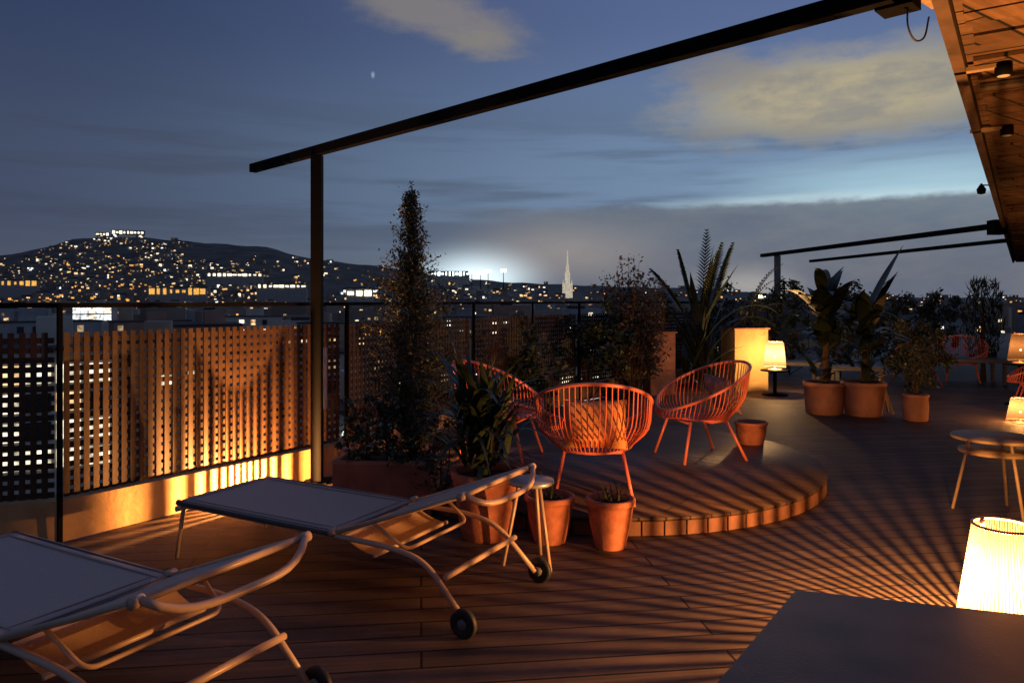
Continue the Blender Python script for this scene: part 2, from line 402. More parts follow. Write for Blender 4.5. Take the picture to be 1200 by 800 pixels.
# circular platform
PC = Vector((.75, 6.6)); PR = 1.9; PZ = .12
g = MB(); g.lathe([(PR-.03, PZ-.001), (PR-.03, .0)], (PC.x, PC.y, 0), 96, cap=False); g.lathe([(.001, PZ), (PR, PZ), (PR, PZ-.022), (PR-.03, PZ-.022)], (PC.x, PC.y, 0), 96, cap=False)
plat = g.build('round_platform', m_plat); tag(plat, 'low round wooden platform with chairs standing on it', 'platform')
g = MB()
for k in range(80):
    t = 2*PI*k/80; g.box((PC.x+(PR-.016)*math.cos(t), PC.y+(PR-.016)*math.sin(t), .049), (.022, 2*PI*PR/80-.012, .09), t)
g.build('edge_boards', mat('edge_board', (.20, .085, .05), .7, var=.5, vscale=3.5, bump=.3), plat)

# eave of the building on the right
def ub(a, b): return E0+U*a+V*b
roofz = 2.75
bl = empty('terrace_building', (0, 0, 0), 0, 'long timber soffit roof of the terrace building along the right', 'building')
def slab(g, a0, a1, b0, b1, z0, z1, mi=0):
    q = [ub(a0, b0), ub(a1, b0), ub(a1, b1), ub(a0, b1)]
    g.add([(p.x, p.y, z) for z in (z0, z1) for p in q], [(0, 3, 2, 1), (4, 5, 6, 7), (0, 1, 5, 4), (1, 2, 6, 5), (2, 3, 7, 6), (3, 0, 4, 7)], mi)
EN = 25.0
g = MB(); slab(g, -8, EN, .06, 6, roofz, roofz+.12); g.build('soffit', m_soffit, bl)
# rough plank lips and joists under the soffit
g = MB(); r2 = random.Random(3); a = -3.
while a < EN:
    w = r2.uniform(.14, .2); slab(g, a, a+w, .09+r2.uniform(0, .03), 3.2, roofz-.012-r2.random()*.018, roofz-.004); a += w+.02+(.25 if r2.random() < .12 else 0)
g.build('soffit_planks', boards('plank_wood', (.26, .14, .07), (.15, .08, .042), .18, 1.4, .008, R(-35), .7, 1.0), bl)
g = MB(); slab(g, -8, EN, 0, .055, roofz-.05, roofz+.28); g.build('fascia', mat('fascia_wood', (.09, .05, .03), .7, var=.4, vscale=6), bl)
g = MB(); slab(g, -8, EN, -.04, 6.1, roofz+.284, roofz+.34); g.build('roof', m_concrete, bl)
g = MB(); slab(g, -8, EN, 4.2, 4.45, .004, roofz-.02); slab(g, EN-.3, EN-.0, .35, 4.19, .004, roofz-.03); g.build('wall', m_tan_wall, bl)
g = MB()
for k in range(8): slab(g, -2.2+k*3.6, -2.15+k*3.6, .1, 4.1, roofz-.055, roofz-.032)
g.build('joists', m_bark, bl)

def spot(px, py, z, name='soffit_spotlight', lab=''):
    p = gp(px, py, z) if z < CAMH else Vector(((px-600)/F*(F*(CAMH-z)/(py-HZ)), F*(CAMH-z)/(py-HZ), z))
    t = empty(name, (p.x, p.y, z), R(-35), lab, 'spotlight', 'spotlights under the timber soffit')
    g = MB(); g.lathe([(.033, -.005), (.04, .0), (.04, .055), (.034, .06)], seg=20); g.build('housing', m_iron, t)
    g = MB(); g.lathe([(.001, -.009), (.026, -.008), (.029, -.006)], seg=20, cap=False); g.build('lens', mat('dim_lens', (.5, .48, .45), .3), t)
    g = MB(); g.bar((-.22, 0, .05), (.0, 0, .05), .05, .02); g.build('bracket', m_oak, t)
    return t
spot(1176, 88, 2.66, lab='black soffit spotlight nearest the cable, pale lens, on timber bracket')
spot(1180, 158, 2.66, lab='smaller dark spotlight further along the timber soffit')

# pergola 1: post and level beam
pg = empty('pergola_frame', (0, 0, 0), 0, 'black steel post and long sloping looking beam over the sun loungers', 'pergola')
pz = 2.735
b0 = Vector((-2.43, 6.93)); b1 = Vector((1.53, 2.97)); pp = Vector((-1.61, 6.11))
g = MB(); g.bar((b0.x, b0.y, pz), (b1.x, b1.y, pz), .065, .075); g.build('beam', m_iron, pg)
g = MB(); g.box((pp.x, pp.y, (pz-.038)/2+.004), (.085, .085, pz-.045), R(0)); g.build('post', m_iron, pg)
g = MB(); g.box((pp.x, pp.y, .012), (.2, .2, .014), 0); g.build('base_plate', m_iron, pg)
g = MB(); g.box((pp.x+.075, pp.y-.03, .86), (.02, .05, .5)); g.build('cable_box', m_tin, pg)
g = MB(); g.box((1.58, 3.03, pz+.01), (.12, .14, .12), R(45)); g.build('beam_bracket', m_iron, pg)
g = MB(); g.bar((1.63, 3.0, pz+.03), (1.82, 3.16, pz+.03), .05, .03); g.build('wall_bracket', m_oak, pg)
g = MB(); L_ = [Vector((1.60, 2.99, pz-.03)), Vector((1.605, 3.0, pz-.12)), Vector((1.65, 3.03, pz-.17)), Vector((1.70, 3.05, pz-.15)), Vector((1.73, 3.07, pz-.06))]
g.tube(smooth_path(L_, 6), .004, 6); tag(g.build('power_cable', m_rubber), 'thin black cable looping from the beam end to the roof edge', 'cable')
g = MB(); w0 = gp(1148, 222, 2.2) if False else Vector((550/F*8.6, 8.6, CAMH+130*8.6/F)); g.lathe([(.001, -.06), (.04, -.05), (.05, 0), (.02, .05), (.006, .07)], (0, 0, 0), 14)
wb = g.build('roof_floodlight', m_iron, None, (w0.x, w0.y, w0.z)); g = MB(); g.bar((0, 0, .05), (.35, -.14, .02), .014); g.build('arm', m_iron, wb)
tag(wb, 'tiny black floodlight sticking out on an arm from the roof edge', 'floodlight')

# far pergola
pf = empty('pergola_frame', (0, 0, 0), 0, 'far black pergola with grey post and twin thin beams behind the palms', 'pergola')
def hp(px, py, z=pz): d = F*(CAMH-z)/(py-HZ); return Vector(((px-600)/F*d, d, z))
q0, q1 = hp(893, 299.5), hp(1165, 265)
g = MB(); g.bar(q0, q1, .11, .09); g.build('beam', m_iron, pf)
q2, q3 = hp(950, 306), hp(1178, 282)
g = MB(); g.bar(q2, q3, .11, .08); g.build('beam', m_iron, pf)
q = hp(911, 297.5); g = MB(); g.box((q.x, q.y, q.z/2-.02), (.13, .13, q.z-.05)); g.build('post', m_concrete, pf)
g = MB(); g.box((q1.x+.05, q1.y, pz-.02), (.22, .2, .24)); g.build('wall_bracket', m_iron, pf)

# ------------------------------------------------------------------ lanterns
WARM = (1.0, .42, .115)
def lantern(loc, h, rb, rt, ribs, power, label, group='ribbed glowing lanterns', bulb=None, hi=.45, z_=0, col=WARM, rad=.012, back=None, ringr=None):
    t = empty('ribbed_lantern', loc, 0, label, 'lantern', group)
    z0 = .05*h/.5; g = MB()
    for k in range(ribs):
        a = 2*PI*k/ribs; wb_ = 2*PI*rb/ribs*.32; wt = 2*PI*rt/ribs*.32
        c, s = math.cos(a), math.sin(a); T = Vector((-s, c, 0)); o = Vector((c, s, 0))
        P0 = o*rb+Vector((0, 0, z0)); P1 = o*rt+Vector((0, 0, h))
        g.add([P0-T*wb_, P0+o*wb_*.5, P0+T*wb_, P1+T*wt, P1+o*wt*.5, P1-T*wt], [(0, 1, 4, 5), (1, 2, 3, 4)])
    g.build('lamp_shade', m_slat, t)
    g = MB(); g.tube([(math.cos(2*PI*k/40)*rt, math.sin(2*PI*k/40)*rt, h) for k in range(40)], ringr or .012*h, 6, True); (g.build('top_ring', m_cream, t) if ringr is None else None)
    g = MB(); g.tube([(math.cos(2*PI*k/40)*rb, math.sin(2*PI*k/40)*rb, z0) for k in range(40)], ringr or .012*h, 6, True); g.build('bottom_ring', m_cream, t)
    g = MB(); g.lathe([(rb*.62, 0), (rb*.62, .012), (.02, .02), (.008, .03), (.004, h*.16)], seg=24); g.build('base', m_cream, t)
    if ringr is None: g = MB(); g.tube([(-rt*.8, 0, h), (-rt*.8, 0, h+.035)], .009, 8); g.build('finial', m_cream, t)
    # frosted bulb: small, with the lamp sitting right above it
    g = MB(); zc = h*hi; br = .014
    g.lathe([(.003, zc-.7*br), (br*.75, zc-.45*br), (br, zc), (br*.8, zc+br*.6), (br*.3, zc+br*.95), (.003, zc+br)], seg=16); o = g.build('bulb', bulb or m_bulb, t)
    o.visible_shadow = True
    l = bpy.data.lights.new('lantern_light', 'POINT'); l.energy = power; l.color = col; l.shadow_soft_size = rad
    lo = bpy.data.objects.new('lantern_light', l); COL.objects.link(lo); lo.parent = t; lo.location = (0, 0, zc+br+.004+rad)
    if back is not None:  # added opaque half-shell that keeps this lamp's light off the deck
        g = MB(); n = 14; pts = [(math.cos(back+PI*.80*(k/n-.5))*(rb+.012), math.sin(back+PI*.80*(k/n-.5))*(rb+.012)) for k in range(n+1)]
        g.add([(x, y, z) for z in (.0, h+.01) for x, y in pts], [(k, k+1, n+2+k, n+1+k) for k in range(n)]); g.build('light_shield', m_iron, t)
    return t
lantern((2.10, 3.16, 0), .54, .185, .115, 76, 640, 'large bright ribbed floor lantern beside the grey low table corner', rad=.0048)
lantern((-1.82, 5.48, 0), .185, .080, .045, 34, 560, 'small ribbed floor lantern hidden by the kerb behind the grey sun lounger', rad=.003, hi=.33, back=R(-44), ringr=.0012)
pl_ = dp(908, 11.75)
lantern((pl_.x, pl_.y, .40), .44, .17, .13, 60, 110, 'distant white glowing lantern next to the lit planter box', bulb=m_bulbw, col=(1, .55, .2), rad=.03)
lantern((6.22, 9.05, 0), .30, .15, .10, 60, 45, 'glowing floor lantern at the far right casting a streak on the deck', rad=.03)
lantern((dp(1196, 10.6).x, 10.6, .60), .42, .16, .11, 60, 15, 'yellow lantern raised on a stand at the right edge', rad=.03)

# ------------------------------------------------------------------ sun loungers
def lounger():
    t = empty('sun_lounger', (0, 0, 0))
    w = .33; L = 1.2; z = .335; r = .0138; bx = L+.80
    HY = w-.0
    for sgn in (-1, 1):
        y = sgn*HY
        g = MB(); g.tube(fillet([(-.03+.02, y, .012), (.05, y, z-.02), (.12, y, z-.015)], .06), r*.85, 10); g.build('leg', m_cream, t)
        g = MB(); g.tube(fillet([(.06, y, z-.012), (L+.34, y, z-.012), (L+.55, y, z-.045), (bx-.02, y*1.04, .065)], .17, 8), r, 12); g.build('side_frame', m_cream, t)
        g = MB(); M = Matrix.Rotation(R(90), 3, 'X')
        prof_ = [(.025, -.016), (.058, -.016), (.066, -.01), (.066, .01), (.058, .016), (.025, .016)]
        seg = 26; vs = []
        for rr, zz in prof_:
            for k in range(seg): a = 2*PI*k/seg; vs.append((bx-.01+rr*math.cos(a), y*1.04+.03*sgn+zz, .067+rr*math.sin(a)))
        fs = [(i*seg+k, i*seg+(k+1) % seg, ((i+1) % 6)*seg+(k+1) % seg, ((i+1) % 6)*seg+k) for i in range(6) for k in range(seg)]
        g.add(vs, fs, 0, True); wh = g.build('wheel', m_rubber, t)
        g = MB(); g.tube([(bx-.01, y*1.04, .067), (bx-.01, y*1.04+.046*sgn, .067)], .024, 14); g.build('hub', m_hub, wh)
        g = MB(); g.tube([(L-.005, y*.96, z+.012), (L-.005, y*1.09, z+.012)], .019, 12); g.build('hinge_knob', m_cream, t)
        g = MB(); g.tube([(.03, y*.98, z-.03), (.03, y*1.10, z-.03)], .017, 12); g.build('end_cap', m_cream, t)
    # cross bars
    g = MB(); g.tube([(bx-.135, -HY, .235), (bx-.135, HY, .235)], .014, 10); g.build('cross_bar', m_cream, t)
    g = MB(); g.tube([(.02, -HY, z-.02), (.02, HY, z-.02)], .014, 10); g.build('cross_bar', m_cream, t)
    # seat sling, slightly sagging between the side tubes
    g = MB(); nx, ny = 14, 8; vs = []; rr = .05
    for i in range(nx+1):
        for j in range(ny+1):
            u = i/nx; v = j/ny*2-1; x = u*L; y = v*(HY+.012)
            if i == 0: x += rr*abs(v)**6*.6
            vs.append((x, y, z+.012-.020*(1-v*v)*(math.sin(PI*u)**.5)+.0015*math.sin(u*31+v*3)*(1-v*v)))
    fs = [(i*(ny+1)+j, (i+1)*(ny+1)+j, (i+1)*(ny+1)+j+1, i*(ny+1)+j+1) for i in range(nx) for j in range(ny)]
    k0 = len(vs); vs2 = vs+[(x, y, zz-.012) for x, y, zz in vs]
    edge = [j for j in range(ny)]
    fs2 = fs+[tuple(q+k0 for q in f[::-1]) for f in fs]
    for i in range(nx): fs2 += [(i*(ny+1), i*(ny+1)+k0, (i+1)*(ny+1)+k0, (i+1)*(ny+1)), (i*(ny+1)+ny, (i+1)*(ny+1)+ny, (i+1)*(ny+1)+ny+k0, i*(ny+1)+ny+k0)]
    for j in range(ny): fs2 += [(j, j+1, j+1+k0, j+k0), (nx*(ny+1)+j, nx*(ny+1)+j+k0, nx*(ny+1)+j+1+k0, nx*(ny+1)+j+1)]
    g.add(vs2, fs2, 0, True); se = g.build('seat_sling', m_sling, t)
    g = MB(); g.tube([(.0, -HY, z-.004), (L, -HY, z-.004)], .018, 10); g.tube([(.0, HY, z-.004), (L, HY, z-.004)], .018, 10); g.tube([(L+.012, -HY, z-.004), (L+.012, HY, z-.004)], .017, 10)
    g.build('seat_rail', mat('dark_rail', (.10, .085, .08), .5), se)
    g = MB()
    for yy in (-HY+.045, HY-.045): g.box((L/2, yy, z+.0115), (L-.04, .006, .003))
    for xx in (.05, L-.05): g.box((xx, 0, z+.0095), (.006, 2*HY-.1, .006))
    g.build('hem_stitching', mat('stitching', (.36, .27, .22), .9), se)
    # lower flap running down from the hinge, orange lamplight painted into its colour
    g = MB(); vs = []
    for i in range(7):
        u = i/6
        for j in range(5): vs.append((L+.03+.20*u, (j/4*2-1)*HY*.93, z-.012-.065*u-.015*math.sin(PI*u)))
    g.add(vs, [(i*5+j, (i+1)*5+j, (i+1)*5+j+1, i*5+j+1) for i in range(6) for j in range(4)], 0, True); fl = g.build('lower_flap', m_tan, t)
    g = MB(); g.tube([(L+.235, -HY*.95, z-.078), (L+.235, HY*.95, z-.078)], .011, 10); g.build('flap_rod', m_cream, fl)
    # raised back
    a = R(20.2); BL = .80
    def bp(s, y, n=0): return Vector((L+.02+s*math.cos(a)-n*math.sin(a), y, z+.012+s*math.sin(a)+n*math.cos(a)))
    bk = empty('backrest', (0, 0, 0)); bk.parent = t
    g = MB(); vs = []
    for i in range(9):
        for j in range(7):
            v = j/6*2-1; vs.append(bp(.03+(BL-.06)*i/8, v*(HY-.01), -.01*(1-v*v)))
    k0 = len(vs); vs += [v+Vector((0, 0, -.008)) for v in vs]
    f0 = [(i*7+j, (i+1)*7+j, (i+1)*7+j+1, i*7+j+1) for i in range(8) for j in range(6)]
    g.add(vs, f0+[tuple(q+k0 for q in f[::-1]) for f in f0], 0, True); g.build('back_sling', m_sling, bk)
    g = MB()
    for sgn in (-1, 1): g.tube([bp(0, sgn*HY), bp(BL, sgn*HY)], .012, 10)
    g.tube([bp(BL-.02, -HY), bp(BL-.02, HY)], .013, 10)
    g.build('back_rails', m_cream, bk)
    g = MB(); pts = [bp(BL, -HY)]
    for k in range(1, 14):
        v = -1+2*k/14; pts.append(bp(BL+.05*(1-v*v), v*HY, -.085*(1-v**4)))
    pts.append(bp(BL, HY)); g.tube(pts, .014, 10); g.build('head_tube', m_cream, bk)
    for sgn in (-1, 1):
        g = MB(); g.tube([bp(BL-.012, sgn*(HY-.014)), bp(BL-.012, sgn*(HY+.028))], .019, 12); g.build('corner_cap', m_cream, bk)
    g = MB(); g.tube(fillet([bp(.20, -HY+.03), (L+.40, -HY+.06, z-.035), (L+.40, HY-.06, z-.035), bp(.20, HY-.03)], .05), .009, 8); g.build('prop_bar', m_cream, bk)
    return t
L2 = lounger(); fo = gp(261, 571, .35)
L2.location = (-1.775, 4.575, 0); L2.rotation_euler = (0, 0, R(-29.0))
tag(L2, 'grey sling sun lounger in front of the pergola post, its whole seat in view', 'sun lounger', 'sun loungers')
L1 = copy_tree(L2); L1.location = (-2.65, 3.41, 0)
L1.rotation_euler = (0, 0, R(-29.0))
tag(L1, 'nearest grey sling sun lounger, cut off by the left edge', 'sun lounger', 'sun loungers')

# ------------------------------------------------------------------ cord chairs
def chair():
    t = empty('cord_chair', (0, 0, 0)); HX, HYY = .37, .41
    def hoop(th): k = (1-math.cos(th))/2; return Vector((HX*math.cos(th)-.06*k, HYY*math.sin(th), .43+.40*k**.85))
    def ring(th): return Vector((.26*math.cos(th)+.03, .27*math.sin(th), .335+.02*(1+math.cos(th))))
    n = 72
    g = MB(); g.tube([hoop(2*PI*k/n) for k in range(n)], .013, 10, True); g.build('hoop', m_redm, t)
    g = MB(); g.tube([ring(2*PI*k/48) for k in range(48)], .011, 8, True); g.build('seat_ring', m_redm, t)
    g = MB(); m = 62
    for k in range(m):
        th = 2*PI*k/m; a = hoop(th); b = ring(th); md = (a+b)/2+Vector((math.cos(th)*.05, math.sin(th)*.05, -.035))
        g.tube(smooth_path([a, md, b], 3), .0048, 5, caps=False)
    g.build('cord_back', m_red, t)
    g = MB()
    for k in range(25):
        y = -.25+.5*k/24; x = .26*math.sqrt(max(0, 1-(y/.27)**2)); g.tube([(.03-x, y, .345), (.03, y, .335), (.03+x, y, .37)], .0065, 5, caps=False)
    g.build('cord_seat', m_red, t)
    for sx_, sy_ in ((1, 1), (1, -1), (-1, 1), (-1, -1)):
        g = MB(); a = Vector((.03+.17*sx_, .20*sy_, .345)); g.tube([a, (.03+.30*sx_-.03, .27*sy_, .0)], .013, 10); g.build('leg', m_redm, t)
    for xx in (.21, -.15): g = MB(); g.tube([(xx, -.205, .33), (xx, .205, .33)], .01, 8); g.build('cross_bar', m_redm, t)
    return t
ch = chair(); G = 'coral red cord chairs'
ch.location = (.58, 5.28, PZ); ch.rotation_euler = (0, 0, R(84)); tag(ch, 'coral cord armchair seen from behind with an ochre cushion in it', 'chair', G)
def chair_at(x, y, z, rz, lab):
    c = copy_tree(ch); c.location = (x, y, z); c.rotation_euler = (0, 0, R(rz)); tag(c, lab, 'chair', G); return c
chair_at(1.66, 6.55, PZ, 196, 'coral cord armchair with high tilted back on the right of the round platform')
chair_at(-.10, 6.6, PZ, -20, 'coral cord armchair half hidden behind the potted plants left of the platform')
chair_at(7.25, 10.15, 0, 150, 'coral cord chair at the right edge lit by a floor lantern')
chair_at(7.1, 13.0, 0, 200, 'faint coral chair in the dark far seating area, left one')
chair_at(8.4, 13.8, 0, 240, 'faint coral chair in the dark far seating area, right one')
def cushion(loc, rot, sz, m, lab):
    g = MB(); n = 14; vs = []; 
    def P(u, v, s):
        e = (1-abs(u)**3.2)*(1-abs(v)**3.2); pinch = 1-.09*(1-abs(u))*abs(v)**2-.0
        return (u*sz[0]/2*(1-.07*(1-v*v)), v*sz[1]/2*(1-.07*(1-u*u)), s*(sz[2]/2*max(0, e)**.45+.004*math.sin(u*7+v*4)))
    for s in (1, -1):
        for i in range(n+1):
            for j in range(n+1): vs.append(P(i/n*2-1, j/n*2-1, s))
    k = (n+1)**2; f = [(i*(n+1)+j, (i+1)*(n+1)+j, (i+1)*(n+1)+j+1, i*(n+1)+j+1) for i in range(n) for j in range(n)]
    g.add(vs, f+[tuple(q+k for q in x[::-1]) for x in f], 0, True); o = g.build('cushion', m); o.location = loc; o.rotation_euler = rot
    g = MB(); 
    b = [(P(-1+2*i/n, -1, 0)) for i in range(n)]+[P(1, -1+2*i/n, 0) for i in range(n)]+[P(1-2*i/n, 1, 0) for i in range(n)]+[P(-1, 1-2*i/n, 0) for i in range(n)]
    g.tube(b, .005, 6, True); g.build('piping', m, o)
    return tag(o, lab, 'cushion')
cushion((.57, 5.10, PZ+.53), (R(68), 0, R(-6)), (.44, .34, .13), m_cush, 'ochre cushion propped inside the coral chair seen from behind')
cushion((1.86, 6.56, PZ+.56), (R(66), 0, R(102)), (.42, .34, .12), mat('mauve_cushion', (.42, .24, .2), .85, var=.2, bump=.5), 'dusty pink cushion in the tilted coral chair on the right')

# ------------------------------------------------------------------ pots and plants
def pot(loc, h, rt, rb, m=None, label='', plant=None, group='terracotta pots', rz=0):
    t = empty('plant_pot', loc, rz, label, 'plant pot', group); m = m or m_terra
    g = MB(); g.lathe([(rb*.96, 0), (rb, .01), (rb+(rt-rb)*.5+.006, h*.5), (rt-.004, h*.86), (rt, h*.87), (rt+.008, h*.9), (rt+.008, h-.006), (rt, h), (rt-.016, h), (rt-.02, h-.05)], seg=36, cap=False); g.add([(rb*.96*math.cos(k*PI/8), rb*.96*math.sin(k*PI/8), .001) for k in range(16)], [tuple(range(16))]); g.build('pot_body', m, t)
    g = MB(); g.lathe([(.002, h-.035), (rt*.5, h-.04), (rt-.019, h-.045)], seg=24, cap=False); g.build('soil', m_soil, t)
    return t
def plant(name, loc, builder, label, cat, mats, group=None):
    t = empty(name, loc, 0, label, cat, group); builder(t); return t
def stems(g, base, tips, r=.008):
    for tp in tips:
        b = Vector(base); tp = Vector(tp); md = (b+tp)/2+Vector((rnd.uniform(-.04, .04), rnd.uniform(-.04, .04), 0)); g.tube(smooth_path([b, md, tp], 3), [r, r*.9, r*.85, r*.8, r*.6, r*.5, r*.4][:7], 5)
def scrub(t, cl, n, size, mt, asp=.5, trunk=True, crown='foliage', rr=rnd, mt2=None, p2=0):
    """leaf clumps: cl is a list of (x,y,z,radius); uneven, with gaps"""
    g = MB(); g2 = MB()
    for x, y, z, r in cl:
        sub = [(Vector((x, y, z))+Vector((rr.gauss(0, .5), rr.gauss(0, .5), rr.gauss(0, .5)))*r, r*rr.uniform(.2, .42)) for _ in range(7)]
        for c, q in sub:
            for _ in range(n//7):
                p = c+Vector((rr.gauss(0, .5), rr.gauss(0, .5), rr.gauss(0, .5)))*q
                if p.z < .01: continue
                (g2 if rr.random() < p2 else g).leaf(p, size*rr.uniform(.6, 1.3), 0, rr, asp)
    g.build(crown, mt, t)
    if mt2: g2.build('glint_leaves', mt2, t)
    if trunk:
        g = MB(); stems(g, (0, 0, 0), [(x*.8, y*.8, z) for x, y, z, r in cl], .010); g.build('stem', m_bark, t)

# planter with conifer by the lounger
pr = empty('planter_box', (-.90, 5.36, 0), R(-4), 'long terracotta planter box below the tall conifer', 'planter')
g = MB(); g.box((0, 0, .175), (.70, .36, .35)); g.build('box', mat('planter_terracotta', (.40, .13, .075), .75, var=.25, vscale=5, bump=.3), pr)
g = MB(); g.box((0, 0, .352), (.64, .30, .012)); g.build('soil', m_soil, pr)
g = MB()
for a_, b_ in (((-.35, -.17), (.35, -.17)), ((-.35, .17), (.35, .17))): g.bar((a_[0], a_[1], .362), (b_[0], b_[1], .362), .03, .024)
for s_ in (-1, 1): g.bar((.337*s_, -.154, .362), (.337*s_, .154, .362), .028, .024)
g.build('rim', mat('planter_rim', (.5, .22, .13), .7, var=.2), pr)

t = empty('conifer', (-.74, 5.42, .355), 0, 'tall narrow conifer with wispy tip rising above the planter box', 'tree')
g = MB(); g.tube([(0, 0, 0), (.01, 0, .6), (.0, .01, 1.3), (.01, 0, 1.97)], [.022, .018, .011, .003], 7); g.build('trunk', m_bark, t)
g = MB(); gb = MB()
for i in range(430):
    h = rnd.random()**1.0*1.9; f = 1-h/1.95
    rad = min(.34, .012+.66*f**1.05)*rnd.uniform(.25, 1.15) if h > .25 else .22*rnd.uniform(.3, 1); a = rnd.random()*6.28
    tip = Vector((math.cos(a)*rad, math.sin(a)*rad, h+.16*rnd.uniform(.2, 1)*(.5+f))); bs = Vector((0, 0, h-.04))
    gb.tube([bs, tip], [.004, .0015], 4, caps=False)
    for k in range(int(16+36*f)):
        u = rnd.uniform(.25, 1.08); p = bs.lerp(tip, u)+Vector((rnd.gauss(0, 1), rnd.gauss(0, 1), rnd.gauss(0, 1)))*.022
        g.leaf(p, rnd.uniform(.018, .042), 0, rnd, .4)
for k in range(120): p = Vector((rnd.gauss(0, .008), rnd.gauss(0, .008), rnd.uniform(1.7, 2.02))); g.leaf(p, .022, 0, rnd, .4)
g.build('crown', m_conif, t); gb.build('branches', m_bark, t)

t = empty('speckled_shrub', (-1.05, 5.30, .355), 0, 'round shrub with light glints coloured into its leaves at the foot of the tall conifer', 'shrub')
scrub(t, [(-.05, -.03, .13, .17), (.1, -.05, .18, .18), (.22, -.06, .12, .15), (0, 0, .34, .14), (.12, -.05, .42, .12)], 420, .036, m_dark, .6, mt2=m_pale, p2=.16)

# broad plant in pot by the conifer
pot((-.16, 4.72, 0), .42, .22, .16, label='large terracotta pot behind the raised back of the grey lounger', rz=0)
t = empty('broadleaf_plant', (-.16, 4.72, .375), 0, 'dark bushy strap leaved plant in the large pot behind the lounger', 'plant')
g = MB()
for k in range(150):
    a = rnd.random()*6.28; e = rnd.uniform(.5, 1.45); g.blade((rnd.gauss(0, .07)-.04, rnd.gauss(0, .06), rnd.uniform(0, .45)), (math.cos(a)*math.cos(e), math.sin(a)*math.cos(e), math.sin(e)), rnd.uniform(.28, .68), rnd.uniform(.025, .055), rnd.uniform(.9, 2.6))
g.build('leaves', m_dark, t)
g = MB(); stems(g, (0, 0, 0), [(-.08, 0, .5), (.1, .05, .45), (-.02, -.08, .4)], .012); g.build('stem', m_bark, t)
t = empty('leafy_shrub', (-.50, 5.20, 0), 0, 'loose rusty leaved shrub between planter box and large pot', 'shrub')
scrub(t, [(0, 0, .45, .2), (.08, 0, .62, .18), (-.1, .05, .3, .2)], 260, .05, m_rust)

pot((.235, 4.62, 0), .29, .15, .10, label='terracotta pot under the small round side table')
pot((.60, 4.52, 0), .30, .145, .095, label='terracotta pot in front of the platform, below the coral chair')
for (x, y, z, lab) in ((.235, 4.62, .26, 'low dark herb tuft in the pot under the side table'), (.60, 4.52, .27, 'sparse herb tuft in the pot below the coral chair')):
    t = empty('herb_tuft', (x, y, z), 0, lab, 'plant')
    g = MB()
    for k in range(46):
        a = rnd.random()*6.28; e = rnd.uniform(.4, 1.4); g.blade((rnd.gauss(0, .04), rnd.gauss(0, .04), 0), (math.cos(a)*math.cos(e), math.sin(a)*math.cos(e), math.sin(e)), rnd.uniform(.06, .17), .012, .8, 4)
    g.build('leaves', m_olive, t)
pp_ = gp(880, 519, PZ)
pot((pp_.x, pp_.y, PZ), .21, .15, .12, label='short wide red pot on the right rim of the platform')

# little round side table
def side_table(loc, rt, h, m_top, m_leg, lab, lower=None, rz=0, splay=1.25, name='side_table'):
    t = empty(name, loc, rz, lab, 'side table')
    g = MB(); g.lathe([(rt*.97, h-.022), (rt, h-.018), (rt, h-.004), (rt*.985, h)], seg=40); g.build('table_top', m_top, t)
    for k in range(3):
        a = 2*PI*k/3+.5; g = MB(); g.tube([(math.cos(a)*rt*.55, math.sin(a)*rt*.55, h-.022), (math.cos(a)*rt*splay, math.sin(a)*rt*splay, 0)], .011, 8); g.build('leg', m_leg, t)
    if lower: g = MB(); g.lathe([(rt*.80, h-lower-.02), (rt*.82, h-lower-.015), (rt*.82, h-lower)], seg=36); g.build('shelf', m_top, t)
    return t
side_table((.11, 4.22, 0), .13, .48, m_tin, m_cream, 'small round metal side table with splayed cream legs behind the lounger', rz=R(40))
side_table((3.42, 5.25, 0), .27, .54, m_oak, m_oak, 'round oak side table with shelf and splayed legs at the right edge', lower=.10, rz=R(10), splay=.95)

# foreground low table
c0, c1, c2 = gp(932, 690, .40), gp(1200, 719, .40), gp(838, 800, .40)
ex = (c1-c0).normalized(); ey = (c2-c0).normalized()
t = empty('low_table', (0, 0, 0), 0, 'large dark grey low table cut off by the bottom right corner', 'table')
q = [c0, c0+ex*1.5, c0+ex*1.5+ey*1.5, c0+ey*1.5]
g = MB(); ci = [p-Vector((0, 0, .045)) for p in q]; bev = .006
cen = (q[0]+q[2])/2
top = [p+(cen-p).normalized()*bev for p in q]; hi_ = [p-Vector((0, 0, bev)) for p in q]
g.add(top+hi_+ci, [(0, 1, 2, 3)[::-1]]+[(i, (i+1) % 4, 4+(i+1) % 4, 4+i) for i in range(4)]+[(4+i, 4+(i+1) % 4, 8+(i+1) % 4, 8+i) for i in range(4)]+[(8, 9, 10, 11)])
g.build('table_top', m_tabl, t)
for p in q:
    c = p+(cen-p).normalized()*.12; g = MB(); g.box((c.x, c.y, .177), (.06, .06, .35), math.atan2(ex.y, ex.x)); g.build('leg', m_tabl, t)

